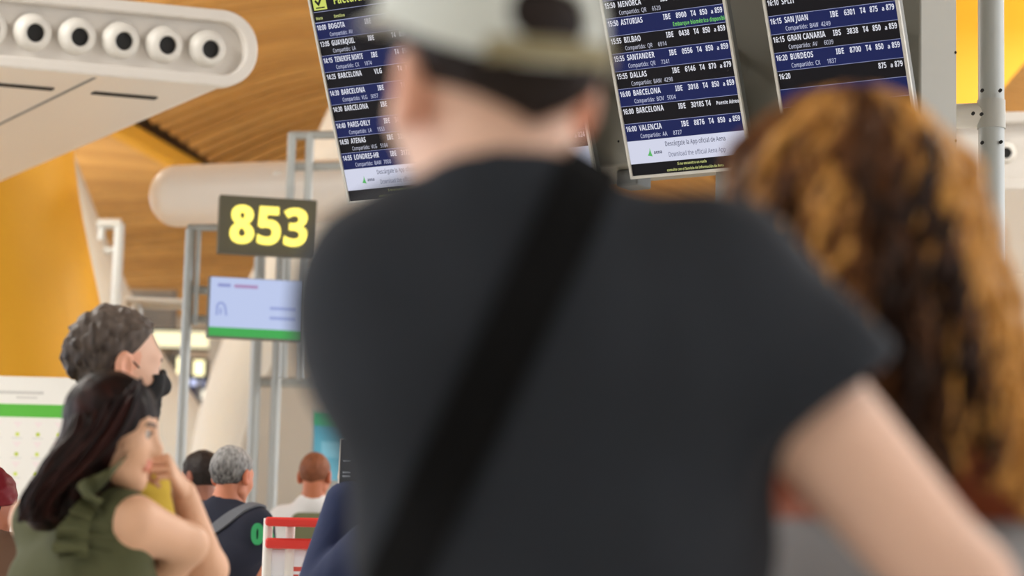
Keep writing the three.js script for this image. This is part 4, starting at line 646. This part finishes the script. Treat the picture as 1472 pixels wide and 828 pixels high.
// --- the grey-haired man in the navy polo
{
  const d = 10.3, th = rad(30), fw = V(Math.sin(th), -0.1, -Math.cos(th));
  const p = figure({
    label: 'grey-haired man in a navy polo with green sleeve digits and grey shoulder strap', tall: 1.76, head: P(334, 686, d), fwd: fw, neck: P(325, 728, d), shL: P(276, 752, d + 0.06), shR: P(368, 756, d - 0.1),
    elR: P(376, 848, d - 0.1), wrR: P(372, 930, d - 0.02), armR: 0.055, skin: lin(200, 128, 96), shirt: mat(lin(24, 27, 44), 0.9), shirtName: 'polo_shirt', folds: 0.003, loose: 0.016, sleeve: 0.5,
  });
  shortHair(p, (x, z) => -0.045 + (z > -0.03 ? (z + 0.03) * 1.2 : 0) + Math.abs(x) * 0.2, [lin(66, 64, 64), lin(178, 176, 174)], 0.008, 0.004, 0);
  part(p.t, 'collar', (() => { const n = 40, pts = [], nr = []; const c = P(325, 722, d); for (let i = 0; i < n; i++) { const a = i / n * 6.283; pts.push(c.clone().add(V(Math.cos(a) * 0.068, 0.012 * Math.cos(a - 1), Math.sin(a) * 0.068))); nr.push(V(Math.cos(a), 0.2, Math.sin(a)).normalize()); } return band(pts, nr, 0.045, 0.004, true); })(), mat(lin(24, 27, 44), 0.9));
  const s0 = P(356, 716, d - 0.05), s1 = P(286, 762, d - 0.05), mid = s0.clone().lerp(s1, 0.6); mid.addScaledVector(camF, 0.06); mid.y -= 0.1;
  part(p.t, 'strap', sash(p.shirtF, mid, s0.clone().sub(s1).normalize(), p.fwd, 0.05, 0.006, 0.004), mat(lin(96, 98, 104), 0.8));
  const green = mat(lin(52, 160, 98), 0.8), q = surfaceHit(p.shirtF, P(377, 768, 9.6), P(377, 768, 10.8), 0.001), nz = V(0.62, 0, 0.78), nx = V(0.78, 0, -0.62);
  ['0', '5'].forEach((ch, i) => { const g = new TextGeometry(ch, { font, size: 0.08, depth: 0.012, bevelEnabled: true, bevelSize: 0.005, bevelThickness: 0.001, curveSegments: 6 }); g.computeBoundingBox(); const b = g.boundingBox; g.translate(-(b.min.x + b.max.x) / 2, -(b.min.y + b.max.y) / 2, 0); g.scale(0.82, 1, 1); const a = -0.25 + i * 0.75, zz = V(Math.sin(0.3 + a), 0, Math.cos(0.3 + a)), xx = V(Math.cos(0.3 + a), 0, -Math.sin(0.3 + a)); const o = surfaceHit(p.shirtF, q.clone().addScaledVector(xx, i * 0.052 - 0.02).addScaledVector(zz, 0.3), q.clone().addScaledVector(xx, i * 0.052 - 0.02).addScaledVector(zz, -0.3), 0.001).addScaledVector(zz, -0.008); part(p.t, 'digit', g.applyMatrix4(frame(o, xx, up, zz)), green); });
}
// --- people further away
{
  const d = 11.6, th = rad(-50), p = figure({ label: 'dark-haired person looking left, head just visible beside the navy polo man', tall: 1.72, head: P(288, 688, d), fwd: V(Math.sin(th), -0.1, -Math.cos(th)), neck: P(294, 728, d), shL: P(238, 748, d), shR: P(340, 752, d), skin: lin(150, 98, 78), shirt: mat(lin(50, 52, 60), 0.9) });
  shortHair(p, (x, z) => -0.04 + (z > -0.02 ? (z + 0.02) * 1.1 : 0), [lin(30, 24, 22), lin(48, 38, 34)], 0.01, 0.003, 0);
}
{
  const d = 12.8, th = rad(12), p = figure({ label: 'balding man in a white shirt seen from behind, past the red barrier', tall: 1.8, head: P(453, 686, d), fwd: V(Math.sin(th), -0.1, -Math.cos(th)), neck: P(450, 722, d), shL: P(404, 748, d), shR: P(500, 748, d), skin: lin(190, 116, 82), shirt: mat(lin(226, 224, 224), 0.9), sleeve: 1.9, collar: 0.03 });
  shortHair(p, (x, z) => -0.04 + Math.abs(x) * 0.3 + (z > -0.03 ? (z + 0.03) * 1.2 : 0), [lin(110, 66, 44), lin(150, 92, 64)], 0.005, 0.002, 0, 0.02);
  const c = P(452, 795, d - 0.2), t = thing('backpack', 'olive green backpack worn by the balding man in white', 'bag', c.clone()); part(t, 'pack', new RoundedBoxGeometry(0.26, 0.42, 0.14, 4, 0.05).translate(c.x, c.y, c.z), mat(lin(104, 106, 76), 0.9)); part(t, 'pocket', new RoundedBoxGeometry(0.2, 0.18, 0.05, 3, 0.02).translate(c.x, c.y - 0.08, c.z + 0.08), mat(lin(96, 98, 70), 0.9));
}
{
  const d = 6.5, p = figure({
    label: 'person in a dark blue long-sleeved shirt raising a phone, mostly hidden behind the capped man', tall: 1.7, head: P(600, 690, d), fwd: V(-0.1, 0.1, -1), neck: P(600, 770, d), shL: P(540, 800, d), shR: P(700, 815, d), sleeve: 1.99, sleeveOff: 0.04, armR: 0.048,
    elL: P(462, 872, d + 0.12), wrL: P(501, 722, d + 0.2), elR: P(690, 960, d + 0.1), wrR: P(610, 800, d + 0.28), handL: { dir: V(-0.28, 1, -0.3).normalize(), palm: V(0.9, 0.1, -0.3), curl: [0.5, 0.7, 0.5, 0.5] }, handScale: 0.82,
    skin: lin(222, 178, 140), shirt: mat(lin(26, 42, 84), 0.85), shirtName: 'long_sleeved_shirt', folds: 0.005, loose: 0.025,
  });
  shortHair(p, (x, z) => -0.05 + (z > -0.02 ? (z + 0.02) * 1.1 : 0), [lin(40, 30, 26), lin(66, 50, 40)], 0.012, 0.006, 60);
  const c = P(506, 672, d + 0.2), t = thing('phone', 'dark-screened phone held up at the edge of the capped man', 'phone', c.clone());
  part(t, 'case', new RoundedBoxGeometry(0.076, 0.158, 0.009, 3, 0.004).translate(c.x, c.y, c.z), M.white);
  const tex = canvasTex(128, 256, (g) => { g.fillStyle = '#26282e'; g.fillRect(0, 0, 128, 256); g.fillStyle = '#c8ccd4'; for (const y of [96, 150, 168]) g.fillRect(14, y, 40, 6); });
  part(t, 'screen', new THREE.PlaneGeometry(0.068, 0.15).translate(c.x, c.y, c.z + 0.0048), mat(lin(8, 8, 10), 0.2, { emissive: new THREE.Color(1, 1, 1), emissiveMap: tex, emissiveIntensity: 0.6 }));
}
{
  const d = 7.5, p = figure({ label: 'dark-haired person with a dark red headscarf at the left edge', tall: 1.62, fem: true, g: 0.9, head: P(-24, 730, d), fwd: V(0.75, -0.05, -0.66), neck: P(-30, 772, d), shL: P(-110, 798, d), shR: P(34, 805, d), skin: lin(190, 120, 90), shirt: mat(lin(112, 84, 66), 0.9) });
  const cran = ell([0, 0.035, -0.012], [0.088, 0.1, 0.106]);
  part(p.t, 'hair', hairShell(p.HM, (x, y, z) => smax(cran(x, y, z) + 0.003 * noise(x * 60, y * 40, z * 60), Math.max(-(y + 0.07 - (z > 0 ? z : 0)), z - 0.02), 0.01), V(-0.12, -0.1, -0.14), V(0.12, 0.16, 0.1), 0.006, (x, y, z, c) => c.copy(lin(34, 18, 18))), hairMat);
  part(p.t, 'headscarf', hairShell(p.HM, (x, y, z) => smax(ell([0, 0.035, -0.008], [0.096, 0.106, 0.112])(x, y, z) + 0.004 * noise(x * 40, y * 60, z * 40), Math.max(-(y + 0.0 - z * 0.2), -(z + 0.02)), 0.012), V(-0.12, -0.06, -0.14), V(0.12, 0.16, 0.13), 0.006, (x, y, z, c) => c.copy(lin(120, 24, 34))), hairMat);
}
renderer.render(scene, camera);
